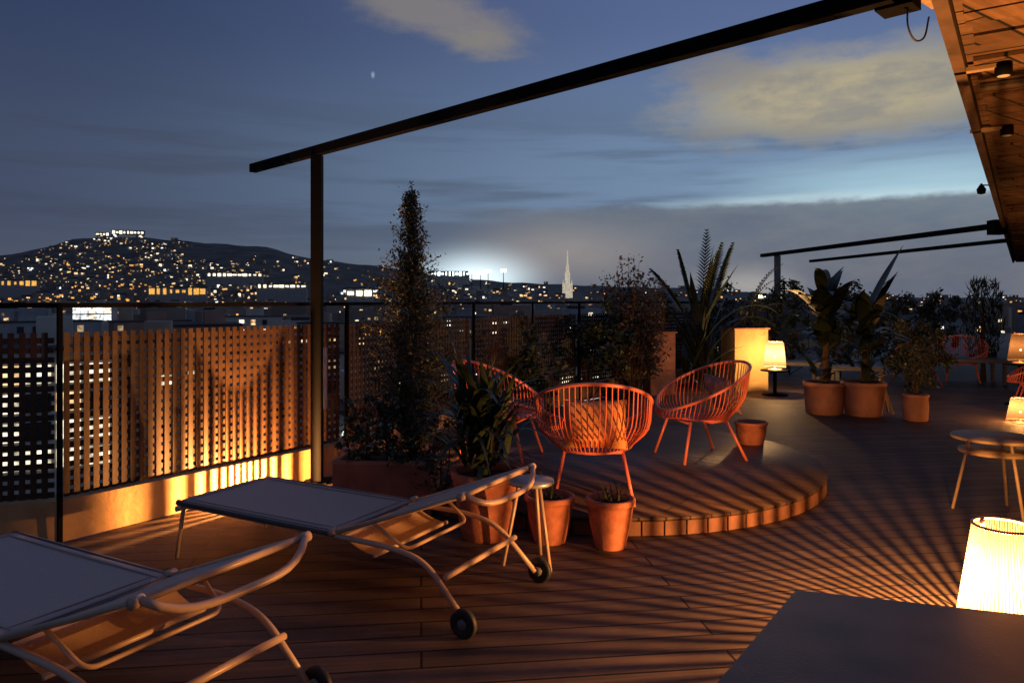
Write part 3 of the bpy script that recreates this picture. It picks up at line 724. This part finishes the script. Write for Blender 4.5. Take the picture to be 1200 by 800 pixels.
# big pots on the right with palms
def big(px, py, h, rt, rb, lab): p = gp(px, py); return pot((p.x, p.y, 0), h, rt, rb, m_terra2, lab), p
_, p965 = big(966, 484, .42, .26, .23, 'broad round pot under the spreading palm')
_, p1012 = big(1012, 486, .44, .27, .22, 'broad round pot under the plant with the tall leaning leaf')
p1073 = gp(1073, 492); pot((p1073.x, p1073.y, 0), .33, .145, .14, m_terra2, 'narrow upright pot right of the broad pots')
def frond(g, base, dirn, L, droop, nl=22, lw=.022, ll=.28, gs=None):
    p = Vector(base); d = Vector(dirn).normalized(); pts = [p.copy()]; n = nl; st = L/n
    for i in range(n):
        t = i/n; d = (d+Vector((0, 0, -droop*(.2+t)/n))).normalized(); p = p+d*st; pts.append(p.copy())
        if i > 3:
            sd = d.cross(Vector((0, 0, 1))); sd = sd.normalized() if sd.length > .01 else Vector((1, 0, 0))
            l_ = ll*math.sin(PI*(.15+.8*t))
            for s in (-1, 1): g.blade(p, (sd*s+d*.9+Vector((0, 0, .15))), l_*rnd.uniform(.8, 1.1), lw, .8, 3)
    (gs or g).tube(pts, [.010*(1-.8*i/n) for i in range(n+1)], 5)
def palm(name, loc, specs, mt, lab, cat='palm', ll=.28, trunk=0, lw=.022):
    t = empty(name, loc, 0, lab, cat); g = MB(); gs = MB()
    if trunk: gs.tube([(0, 0, 0), (.02, 0, trunk*.5), (0, 0, trunk)], [.05, .045, .04], 8)
    for a, e, L, dr in specs: frond(g, (rnd.gauss(0, .02), rnd.gauss(0, .02), trunk), (math.cos(a)*math.cos(e), math.sin(a)*math.cos(e), math.sin(e)), L, dr, ll=ll, gs=gs, lw=lw)
    g.build('fronds', mt, t); gs.build('stems', m_bark, t); return t
def broad(name, loc, tr, n, lean, lab):
    t = empty(name, loc, 0, lab, 'plant'); g = MB()
    for k in range(n):
        a = rnd.random()*6.28; e = rnd.uniform(.1, 1.25); b = (rnd.gauss(0, .07)+lean*.5, rnd.gauss(0, .06), tr*rnd.uniform(.45, 1.05)); g.blade(b, (math.cos(a)*math.cos(e), math.sin(a)*math.cos(e), math.sin(e)), rnd.uniform(.38, .66), rnd.uniform(.12, .20), rnd.uniform(.9, 2.3))
    for k in range(n//2):
        a = rnd.random()*6.28; g.blade((rnd.gauss(0, .1), rnd.gauss(0, .08), rnd.uniform(.02, tr*.5)), (math.cos(a), math.sin(a), rnd.uniform(.3, 1.6)), rnd.uniform(.25, .45), .10, 1.4, 6)
    return t, g
t, g = broad('banana_plant', (p965.x, p965.y, .38), 1.18, 44, 0, 'dense dark broad leaved plant in the left broad pot, head above the far beam')
g.build('leaves', m_dark, t); g = MB(); g.tube([(0, 0, 0), (.03, 0, .6), (0, 0, 1.2)], [.055, .045, .03], 8); g.build('stem', m_bark, t)
t, g = broad('banana_plant', (p1012.x, p1012.y, .40), .95, 34, .04, 'leafy plant with one tall leaning leaf reaching the twin beams')
g.blade((.05, 0, .95), (.50, 0, 1), 1.0, .20, .2, 12); g.blade((.08, 0, .9), (.62, .1, 1), .72, .18, .3, 10)
g.build('leaves', m_dark, t); g = MB(); g.tube([(0, 0, 0), (.02, 0, .5), (.05, 0, 1.0)], [.05, .035, .02], 8); g.build('stem', m_bark, t)
t = empty('small_bush', (p1073.x, p1073.y, .30), 0, 'rounded bush in the narrow upright pot', 'shrub')
scrub(t, [(0, 0, .22, .2), (-.12, 0, .4, .2), (.1, 0, .42, .18)], 320, .05, m_olive)

# tall plants and planters along the far fence
def tallplanter(px, d, w, h, lab, m=None, z0=0):
    p = dp(px, d); t = empty('tall_planter', (p.x, p.y, z0), R(12), lab, 'planter')
    g = MB(); g.box((0, 0, h/2), (w, w*.8, h)); g.build('box', m or m_tan_wall, t)
    g = MB(); g.box((0, 0, h+.012), (w+.05, w*.8+.05, .024)); g.build('rim', m_terra2, t)
    g = MB(); g.box((0, 0, h+.03), (w-.06, w*.8-.06, .012)); g.build('soil', m_soil, t); return p
pa = tallplanter(772, 11.9, .42, .98, 'dim amber square planter left of the tall upright plant', m_terra2)
pb = tallplanter(872, 12.45, .60, 1.02, 'brightly lit square planter behind the right coral chair', mat('yellow_ochre_render', (.62, .40, .16), .85, var=.15, vscale=3, bump=.3))
p745 = dp(742, 11.4)
t = empty('rusty_bush', (p745.x, p745.y, 0), 0, 'tall feathery rusty bush against the sky left of the upright plant', 'shrub')
g = MB(); gb = MB()
for k in range(150):
    a = rnd.random()*6.28; q = rnd.random()**.5*.55; tip = Vector((math.cos(a)*q, math.sin(a)*q*.6, rnd.uniform(1.0, 2.35)-q*.9)); b = Vector((rnd.gauss(0, .06), rnd.gauss(0, .06), 0))
    gb.tube([b, b.lerp(tip, .5)+Vector((0, 0, .1)), tip], [.01, .006, .002], 4, caps=False)
    for i in range(34): u = rnd.uniform(.35, 1.02); p = b.lerp(tip, u)+Vector((rnd.gauss(0, 1), rnd.gauss(0, 1), rnd.gauss(0, 1)))*.05; g.leaf(p, rnd.uniform(.05, .10), 0, rnd, .45)
g.build('foliage', m_rust, t); gb.build('branches', m_bark, t)
p825 = dp(822, 12.2)
t = empty('strelitzia', (p825.x, p825.y, 0), 0, 'tall upright strap leaved plant silhouetted against the sky', 'plant')
g = MB()
for dx, dz, L, w, dr, ln in ((.0, 1.4, 1.05, .17, .15, .16), (.08, 1.2, 1.05, .16, .25, .45), (-.08, 1.1, .9, .15, .4, -.15), (-.2, .9, 1.15, .13, .35, -.75), (.15, .9, 1.0, .15, .5, .35), (0, .8, 1.0, .15, .3, .12), (.05, .5, .9, .15, .8, .6), (-.05, .5, .9, .15, .8, -.5), (0, 1.2, 1.1, .15, .2, .10), (.2, .9, 1.25, .14, 2.3, 1.0), (.18, 1.0, 1.35, .13, 2.6, .8)):
    g.blade((dx, rnd.gauss(0, .05), dz), (ln, rnd.gauss(0, .15), 1), L, w, dr, 12)
gs = MB()
for dx, ln, L in ((0, .06, 1.5), (.1, .30, 1.35), (-.1, -.22, 1.2), (.05, .16, 1.3), (-.2, -.7, 1.1)): frond(g, (dx, 0, 1.15), (ln, rnd.gauss(0, .1), 1), L, .35, nl=26, lw=.05, ll=.26, gs=gs)
gs.build('frond_ribs', m_bark, t)
for k in range(26):
    a = rnd.random()*6.28; e = rnd.uniform(.7, 1.4); g.blade((rnd.gauss(0, .1), rnd.gauss(0, .08), rnd.uniform(.1, .7)), (math.cos(a)*math.cos(e), math.sin(a)*math.cos(e), math.sin(e)), rnd.uniform(.6, .95), .13, rnd.uniform(.5, 1.3))
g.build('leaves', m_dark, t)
g = MB(); stems(g, (0, 0, 0), [(0, 0, 1.45), (.1, 0, 1.25), (-.2, 0, .95), (.18, 0, 1.0)], .025); g.build('stem', m_bark, t)
# arching fronds by the far post
p870 = dp(868, 12.45)
palm('arching_palm', (p870.x, p870.y, 1.03), [(.1, 1.25, 1.35, 2.0), (.3, 1.2, 1.15, 2.2), (-.25, 1.25, 1.25, 1.7), (2.7, 1.0, .7, 1.6), (1.4, 1.1, .7, 1.4), (4.4, 1.0, .6, 1.6), (-.2, .95, .8, 1.8), (3.0, .6, .6, 1.2)], m_dark, 'arching palm fronds in the lit planter beside the far post', ll=.14)
# dark shrubs filling the far terrace edge
shr = [(610, 9.6, .9, 'low dark shrub beyond the left coral chair'), (690, 11.2, 1.2, 'dark rounded shrub behind the chair seen from behind'), (785, 13.2, 1.35, 'dense dark shrub under the upright strap leaved plant'),
       (925, 15.0, 1.75, 'tall dark shrub just right of the far post'), (985, 14.5, 1.5, 'dark shrub behind the two broad pots'), (1050, 14.8, 1.55, 'dark shrub behind the narrow upright pot'), (1100, 17.0, 1.4, 'low dark shrub near the faint coral chairs'), (895, 14.2, 1.3, 'dark shrub directly behind the white glowing lantern'), (1020, 16.5, 1.7, 'taller dark shrub beyond the leaning leaf plant'), (1075, 12.2, 1.0, 'low dark shrub in front of the faint left coral chair'), (845, 13.6, 1.4, 'dark shrub behind the brightly lit planter')]
for px, d, h, lab in shr:
    p = dp(px, d); t = empty('dark_shrub', (p.x, p.y, 0), 0, lab, 'shrub', 'dark shrubs along the far edge of the terrace')
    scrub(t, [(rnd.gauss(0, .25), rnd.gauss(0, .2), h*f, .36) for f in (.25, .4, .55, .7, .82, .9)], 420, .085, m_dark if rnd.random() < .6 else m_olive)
p = dp(1152, 14.0); t = empty('dark_tree', (p.x, p.y, 0), 0, 'bushy dark tree at the far right below the roof end', 'tree')
g = MB()
for k in range(900):
    z = rnd.uniform(.3, 1.85); q = .34*math.sin(PI*min(1, (z-.1)/2.0))**.6; a = rnd.random()*6.28; u = rnd.random()**.4*q; g.blade((math.cos(a)*u, math.sin(a)*u, z), (rnd.gauss(0, .6), rnd.gauss(0, .6), 1), .16, .025, .4, 3)
g.build('crown', m_dark, t); g = MB(); g.tube([(0, 0, 0), (0, 0, 1.5)], [.05, .02], 8); g.build('trunk', m_bark, t)

# distant furniture
def bench(px, py, d, w, dep, h, m, lab, name='low_bench', cat='bench'):
    p = dp(px, d); t = empty(name, (p.x, p.y, 0), R(-12), lab, cat)
    g = MB(); g.box((0, 0, h-.03), (w, dep, .06)); g.build('seat', m, t)
    for a in (-1, 1):
        for b in (-1, 1): g = MB(); g.box((a*(w/2-.05), b*(dep/2-.05), h/2-.032), (.05, .05, h-.062)); g.build('leg', m, t)
    return t
m_pale2 = mat('pale_stone', (.20, .18, .16), .7, var=.15)
bench(926, 432, 13.2, .95, .5, .42, m_pale2, 'pale low bench beside the white glowing lantern')
bench(1003, 436, 12.2, .75, .5, .42, m_pale2, 'pale low bench behind the two broad pots')
bench(1120, 436, 13.5, 1.5, .6, .45, m_concrete, 'long grey bench in the dark far seating area')
p = dp(908, 11.75); t = empty('lantern_stand', (p.x, p.y, 0), 0, 'low round stand under the distant white lantern', 'side table'); g = MB(); g.lathe([(.2, 0), (.2, .02), (.03, .03), (.03, .37), (.22, .38), (.22, .398)], seg=24); g.build('stand', m_iron, t)
p = dp(1196, 10.6); t = empty('lantern_stand', (p.x, p.y, 0), 0, 'tall round stand under the raised yellow lantern', 'side table'); g = MB(); g.lathe([(.2, 0), (.2, .02), (.03, .03), (.03, .57), (.22, .58), (.22, .598)], seg=24); g.build('stand', m_iron, t)
# folded oak trestle near the pots
p = gp(1036, 486); t = empty('oak_trestle', (p.x, p.y, 0), 0, 'pale wooden trestle leaning between broad pot and narrow pot', 'trestle')
for a, b in (((-.10, 0), (.02, .1)), ((.12, 0), (0, .1)), ((-.06, .2), (.02, .12)), ((.16, .2), (.0, .12))):
    g = MB(); g.bar((a[0], a[1], 0.01), (b[0], b[1], .50), .025, .025); g.build('leg', m_oak, t)
g = MB(); g.bar((-.05, .1, .5), (.08, .1, .53), .06, .03); g.build('top_rail', m_oak, t)

# ------------------------------------------------------------------ the city
def emis(name, c, s):
    m = mat(name, (.02, .02, .02), .5, emit=c, es=s, noemit=True); n = m.node_tree; b = n.nodes['Principled BSDF']
    g = n.nodes.new('ShaderNodeNewGeometry'); z = n.nodes.new('ShaderNodeTexNoise'); z.inputs['Scale'].default_value = .9; z.inputs['Detail'].default_value = 3
    n.links.new(g.outputs['Position'], z.inputs['Vector']); q = n.nodes.new('ShaderNodeMapRange'); n.links.new(z.outputs['Fac'], q.inputs[0])
    for i, v in zip((1, 2, 3, 4), (.35, .62, s*.25, s*1.5)): q.inputs[i].default_value = v
    n.links.new(q.outputs[0], b.inputs['Emission Strength']); return m
EM = [emis('window_warm', (1, .62, .28), 1.3), emis('window_cream', (1, .86, .62), 1.5), emis('window_white', (.95, 1, 1), 1.6), emis('window_amber', (1, .45, .10), 1.1), emis('window_dim', (1, .68, .36), .35)]
WN = ['warm lit', 'cream lit', 'white lit', 'amber lit', 'dimly lit']
WALLS = [mat('wall_ochre', (.34, .25, .17), .9, var=.2, vscale=.3), mat('wall_grey', (.26, .25, .24), .9, var=.2, vscale=.3), mat('wall_brick', (.30, .17, .12), .9, var=.2, vscale=.3), mat('wall_cream', (.42, .37, .30), .9, var=.2, vscale=.3)]
WL = ['ochre', 'grey', 'brick', 'cream']
m_pane = mat('dark_glass', (.02, .022, .03), .15)
m_roof = mat('flat_roof', (.04, .032, .028), .9, var=.2, vscale=.3)
def facing(x, y): return math.atan2(-x, y)*-1*-1
_wm = {}
def winmesh(w, h, mt):
    k = (round(w, 2), round(h, 2), mt.name)
    if k not in _wm:
        me = bpy.data.meshes.new('window'); a, b = w/2, h/2; d = .10
        me.from_pydata([(-a, -d, -b), (a, -d, -b), (a, -d, b), (-a, -d, b), (-a, .05, -b), (a, .05, -b), (a, .05, b), (-a, .05, b)], [], [(0, 1, 2, 3), (0, 4, 5, 1), (1, 5, 6, 2), (2, 6, 7, 3), (3, 7, 4, 0)])
        me.materials.append(mt); _wm[k] = me
    return _wm[k]
rc = random.Random(21)
def block(x, y, w, dep, top, lit, label, group, cols=None, rows=4, fh=3.2, ww=1.5, wh=1.7, rz=None, wi=None, pal=None):
    t = empty('apartment_block', (x, y, GZ), rz if rz is not None else -math.atan2(x, y)+R(rc.uniform(-18, 18)), label, 'building', group); H = top-GZ
    wi = rc.randrange(4) if wi is None else wi
    g = MB(); g.box((0, dep/2, H/2), (w, dep, H)); g.build('wall', WALLS[wi], t)
    g = MB(); g.box((0, dep/2, H+.15), (w+.6, dep+.6, .3)); rf = g.build('roof', m_roof, t)
    g = MB(); g.box((rc.uniform(-.25, .25)*w, dep*.5, H+1.5), (w*.25, dep*.35, 2.4)); g.build('stair_tower', WALLS[wi], rf)
    cols = cols or max(2, int(w/3.4))
    for r in range(rows):
        for c in range(cols):
            q = rc.random()
            if q > lit and q < .62: continue
            mt = m_pane if q > lit else EM[rc.choice(pal or [0, 1, 1, 2, 4])]
            o = bpy.data.objects.new('window', winmesh(ww, wh, mt)); COL.objects.link(o); o.parent = t
            o.location = (-w/2+w*(c+.5)/cols, 0, H-1.9-r*fh)
    return t
def near(px, d, w, top, lit, wl, extra, **k):
    x = (px-600)/F*d
    return block(x, d, w, rc.uniform(9, 14), top, lit, '%s apartment block %s' % (WL[wl], extra), 'apartment blocks below the terrace', wi=wl, **k)
# lit block seen through the lattice at the left edge
near(45, 60, 10.5, -2.6, .86, 3, 'with nearly every window lit, seen through the lattice at the far left', cols=5, rows=4, ww=1.75, wh=1.5, fh=2.3, rz=R(30), pal=[1, 1, 1, 0])
near(447, 58, 6.5, -7.2, .8, 3, 'with bright windows glimpsed through the lattice behind the shrub', cols=5, rows=4, ww=.9, wh=1.2, fh=2.4, pal=[1, 2, 2])
near(150, 95, 13, -4, .35, 0, 'a few windows lit, low behind the left lattice', rows=5)
near(235, 130, 14, -3, .2, 2, 'mostly dark, behind the lattice left of the glow', rows=5)
near(330, 105, 12, -6, .12, 1, 'mostly dark, behind the brightest lattice')
near(430, 120, 15, -7, .3, 3, 'with lit top floor left of the conifer')
near(520, 150, 18, -6, .3, 0, 'right of the conifer')
near(610, 125, 15, -9, .25, 2, 'above the coral chair on the left')
near(665, 90, 12, -6.5, .8, 3, 'with bright glazed top floor behind the chair seen from behind', cols=7, rows=2, ww=1.3, wh=1.2, fh=2.6, pal=[1, 2, 1, 4])
near(725, 100, 9, -7, .7, 1, 'with bright top floor left of the amber planter', cols=5, rows=2, ww=1.2, wh=1.2, pal=[1, 1, 4])
near(800, 140, 17, -6, .25, 0, 'behind the upright plant')
near(60, 190, 24, -4, .25, 1, 'wide and low above the left lattice')
near(390, 210, 20, -5, .35, 0, 'just right of the pergola post')
near(290, 250, 22, -4, .3, 3, 'wide, under the white lit sheds')
near(180, 230, 22, -5, .25, 2, 'wide, at the middle of the left railing')
near(560, 240, 22, -4, .35, 1, 'under the stadium glow')
near(700, 230, 22, -5, .35, 3, 'below the lit spire')
near(870, 220, 20, -4, .3, 2, 'below the far post')
near(1000, 230, 20, -4, .3, 0, 'behind the broad pots')
near(1110, 250, 22, -3, .35, 1, 'behind the far seating')
# floodlit white block at left
x_ = (108-600)/F*320; block(x_, 320, 15, 12, -1.0, 1.0, 'low block with a brilliantly lit white front above the left railing', 'apartment blocks below the terrace', cols=5, rows=2, ww=2.8, wh=2.4, fh=3.0, pal=[1, 2], wi=3)

def farblock(x, y, z0, w, dep, h, nw, em, wi, name, label, cat, group, ws, pitched=False):
    t = MB(); t.box((0, dep/2, h/2), (w, dep, h), mi=0)
    if pitched: t.add([(-w/2-.3, -.3, h), (w/2+.3, -.3, h), (w/2+.3, dep+.3, h), (-w/2-.3, dep+.3, h), (-w/2-.3, dep/2, h*1.3), (w/2+.3, dep/2, h*1.3)], [(0, 1, 5, 4), (2, 3, 4, 5), (1, 2, 5), (3, 0, 4)], 2)
    else: t.box((rc.uniform(-.2, .2)*w, dep/2, h+.8), (w*.3, dep*.4, 1.6), mi=2)
    for _ in range(nw):
        cx = rc.uniform(-.42, .42)*w; cz = rc.uniform(.3, .92)*h; a = ws*rc.uniform(.6, 1.2); b = ws*rc.uniform(.5, .9)
        a = min(a, w*.45); b = min(b, h*.4)
        cx = max(-w/2+a/2, min(w/2-a/2, cx)); cz = min(cz, h-b/2-.2); t.box((cx, -.15, cz), (a, .3, b), mi=1)
    for _ in range(rc.choice([1, 2, 3, 5])):
        a = ws*rc.uniform(.4, .8); b = min(ws*rc.uniform(.3, .6), h*.3); cx = rc.uniform(-.5, .5)*max(.1, w-a-.4); t.box((cx, -.1, rc.uniform(b/2+.3, h-b/2-.2)), (a, .2, b), mi=3)
    o = t.build(name, [WALLS[wi], EM[em], m_roof, EM[4]]); o.location = (x, y, z0); o.rotation_euler = (0, 0, -math.atan2(x, y)+R(rc.uniform(-20, 20)))
    return tag(o, label, cat, group)
# middle distance
where = [(120, 'at the far left'), (330, 'left of the pergola post'), (480, 'between post and conifer'), (660, 'left of the lit spire'), (820, 'behind the feathery bush'), (960, 'behind the far post'), (3000, 'right of the far palms')]
for i in range(150):
    u = rc.random(); d = 300+u**1.2*1000; px = rc.uniform(-60, 1260); x = (px-600)/F*d
    h = rc.uniform(15, 24)+(d-300)/1000*6; nwn = rc.choice([1, 1, 2, 2, 3, 4]); hw = rc.uniform(14, 34); em = rc.choice([0, 1, 1, 2, 3, 4, 0]); wi = rc.randrange(4)
    band = [n for l, n in where if px < l][0]
    farblock(x, d, GZ, hw, 14, h, nwn, em, wi, 'city_building', '%s %s lit %s building %s, %s' % ('wide' if hw > 24 else 'narrow', WN[em].replace(' lit', ''), WL[wi], 'fairly near' if d < 550 else 'far off', band), 'building', 'city buildings in the middle distance', 1.1+d/500)
# hillside houses
for i in range(285):
    if i < 170: px = rc.gauss(150, 110)
    elif i < 235: px = rc.uniform(330, 640)
    else: px = rc.uniform(600, 1240)
    if px > 345 and i < 170: px = rc.uniform(-30, 340)
    t = rc.random()**.8*.93+.03
    if px > 230 and px < 345 and t > .72: t = rc.uniform(.1, .7)
    p = hillp(px, t); em = rc.choice([0, 0, 1, 1, 1, 2, 3]) if t < .75 else rc.choice([0, 1, 1, 2]); wi = rc.randrange(4)
    band = 'low down' if t < .35 else 'mid slope' if t < .7 else 'near the crest'
    sidew = 'on the dark hill' if px < 345 else 'on hills past the conifer' if px < 640 else 'on the low right rise'
    hw = rc.uniform(10, 24); nwn = rc.choice([1, 1, 2, 3]); pit = rc.random() < .5
    farblock(p.x, p.y, p.z-4, hw, 10, rc.uniform(9, 13), nwn, em, wi, 'hillside_house', '%s %s lit %s %s roofed house %s %s' % ('wide' if hw > 19 else 'narrow', WN[em].replace(' lit', ''), WL[wi], 'pitched' if pit else 'flat', band, sidew), 'house', 'houses on the hillside', 4.2+rc.random()*2, pitched=pit)
# the rest of the far city, past counting
g = MB(); rs = random.Random(5)
def speck(px, d, z, ws, mi):
    x = (px-600)/F*d; a = -math.atan2(x, d)+rs.uniform(-.5, .5); w = rs.uniform(8, 22); h = rs.uniform(6, 11)
    M = Matrix.Rotation(a, 3, 'Z'); P = Vector((x, d, z)); g.box(P+Vector((0, 0, h/2-3)), (w, 8, h+6), a, mi=5)
    for _ in range(rs.choice([1, 1, 2])):
        q = Vector((rs.uniform(-.4, .4)*w, -4.1, rs.uniform(.35, .8)*h)); b = ws*rs.uniform(.5, 1.1); g.box(P+M@q, (b, .3, b*.7), a, mi=mi)
for i in range(1050):
    q = rs.random()
    px = rs.gauss(140, 120) if q < .45 else rs.uniform(-40, 1240)
    tt = rs.random()**1.3*.9+.01 if q < .45 else rs.random()**1.6*.95
    if px > 345 and q < .45: continue
    if 215 < px < 345 and tt > .55 and rs.random() < (tt-.45)*2.4*min(1, (px-205)/50): continue
    p = hillp(px, tt); speck(px, p.y, p.z, rs.choice([2.6, 3.2, 4.4]), rs.choice([0, 1, 3, 3, 4, 4, 4, 4]))
for i in range(900):
    d = 350+rs.random()**.8*850; px = rs.uniform(-60, 1260); zz = GZ+rs.uniform(6, 20); speck(px, d, zz-4, .9+d/420, rs.choice([0, 1, 3, 4, 4, 4, 4]))
for i in range(170):     # amber lit streets at the hill's foot
    px, tt = rs.choice([(rs.gauss(30, 22), rs.uniform(.06, .16)), (rs.gauss(205, 25), rs.uniform(.03, .12)), (rs.uniform(-20, 345), rs.uniform(.12, .22)), (rs.uniform(80, 340), rs.uniform(.28, .32))])
    p = hillp(px, tt); speck(px, p.y, p.z, 5, 3 if rs.random() < .7 else 0)
tag(g.build('distant_city', EM+[mat('far_walls', (.26, .19, .14), .9, var=.3, vscale=.02)]), 'mass of far houses and street lights over the hill and plain', 'city', kind='stuff')
# long lit halls
def hall(px, py, d, wpx, hpx, em, lab, z=None):
    x = (px-600)/F*d; zt = CAMH+(HZ-py)*d/F; w = wpx*d/F; h = hpx*d/F; tt = min(1, max(0, (d-R0)/(R1-R0)))
    zg = hillz(px, tt)-2 if d > R0 else GZ
    t = empty('lit_hall', (x, d, zg), -math.atan2(x, d)*.6, lab, 'hall'); H = max(zt-zg, h+3)
    g = MB(); g.box((0, 10, H/2), (w, 20, H)); g.build('wall', WALLS[1], t)
    g = MB(); g.box((0, 10, H+.5), (w+3, 22, 1)); g.build('roof', m_roof, t)
    n = max(3, int(w/9))
    for k in range(n):
        g = MB(); g.box((-w/2+w*(k+.5)/n, -.4, H-h/2-.5), (w/n*rc.uniform(.25, .9), .8, h*rc.uniform(.35, 1))); g.build('lit_opening', em, t)
EW = emis('sodium_white', (1, .86, .55), 2.4); EA = emis('sodium_amber', (1, .50, .10), 1.0); EC = emis('flood_white', (.85, 1, 1), 5.0); EY = emis('flood_yellow', (1, .93, .55), 5)
hall(275, 320, 1500, 62, 3.5, EW, 'long white lit shed at the foot of the hill')
hall(330, 333, 1300, 56, 4.0, EW, 'second long white lit shed below the first one')
hall(208, 337, 1250, 62, 8, EA, 'broad amber lit hall at the foot of the hill')
hall(18, 328, 1400, 44, 7, EA, 'amber lit hall at the left edge below the hill')
hall(150, 277, 2290, 34, 4, EW, 'white lit castle like building on top of the hill')
hall(120, 278, 2290, 14, 3, EW, 'small white lit hall on the hilltop left of the larger one')
hall(527, 318, 2000, 46, 5, EC, 'long white floodlit stand left of the stadium glare')
hall(421, 338, 900, 30, 10, EY, 'yellow white floodlit hall just left of the conifer')
# floodlight masts of the stadium
for k, (px, py) in enumerate(((553, 320), (563, 321), (572, 319), (590, 318))):
    d = 1900; x = (px-600)/F*d; zt = CAMH+(HZ-py)*d/F; zb = hillz(px, (d-R0)/(R1-R0))-1
    t = empty('floodlight_mast', (x, d, zb), 0, ['left', 'second', 'third', 'right'][k]+' floodlight mast of the stadium glare on the horizon', 'floodlight mast', 'stadium floodlight masts')
    g = MB(); g.tube([(0, 0, 0), (0, 0, zt-zb)], [1.2, .7], 8); g.build('mast', m_iron, t)
    g = MB(); g.box((0, -.8, zt-zb+2), (15, 1.2, 8)); g.build('lamp_array', EC, t)
# spire, its floodlighting put into the stone as a glow of its own
d = 1700; px = 665; x = (px-600)/F*d; zb = hillz(px, (d-R0)/(R1-R0))-2; zt = CAMH+(HZ-294)*d/F; H = zt-zb
es = emis('glow_stone', (1, .88, .66), .5)
t = empty('lit_spire', (x, d, zb), 0, 'pale floodlit tower with slender spire on the skyline', 'tower')
g = MB(); g.lathe([(8, 0), (8, H*.30), (6, H*.34), (6, H*.52), (5, H*.56)], seg=8, smooth=False); g.build('tower_body', es, t)
g = MB(); g.lathe([(4.4, H*.56), (3.4, H*.68), (1.8, H*.74), (1.2, H), (.1, H*1.02)], seg=8, smooth=False); g.build('spire', es, t)
for s in (-1, 1):
    g = MB(); g.lathe([(1.8, 0), (1.8, H*.30), (.2, H*.4)], (s*10, 0, 0), seg=8, smooth=False); g.build('side_turret', es, t)
# bright white spot right of the far pergola arch
hall(893, 344, 1250, 9, 6, EY, 'small bright white hall seen under the arching fronds')
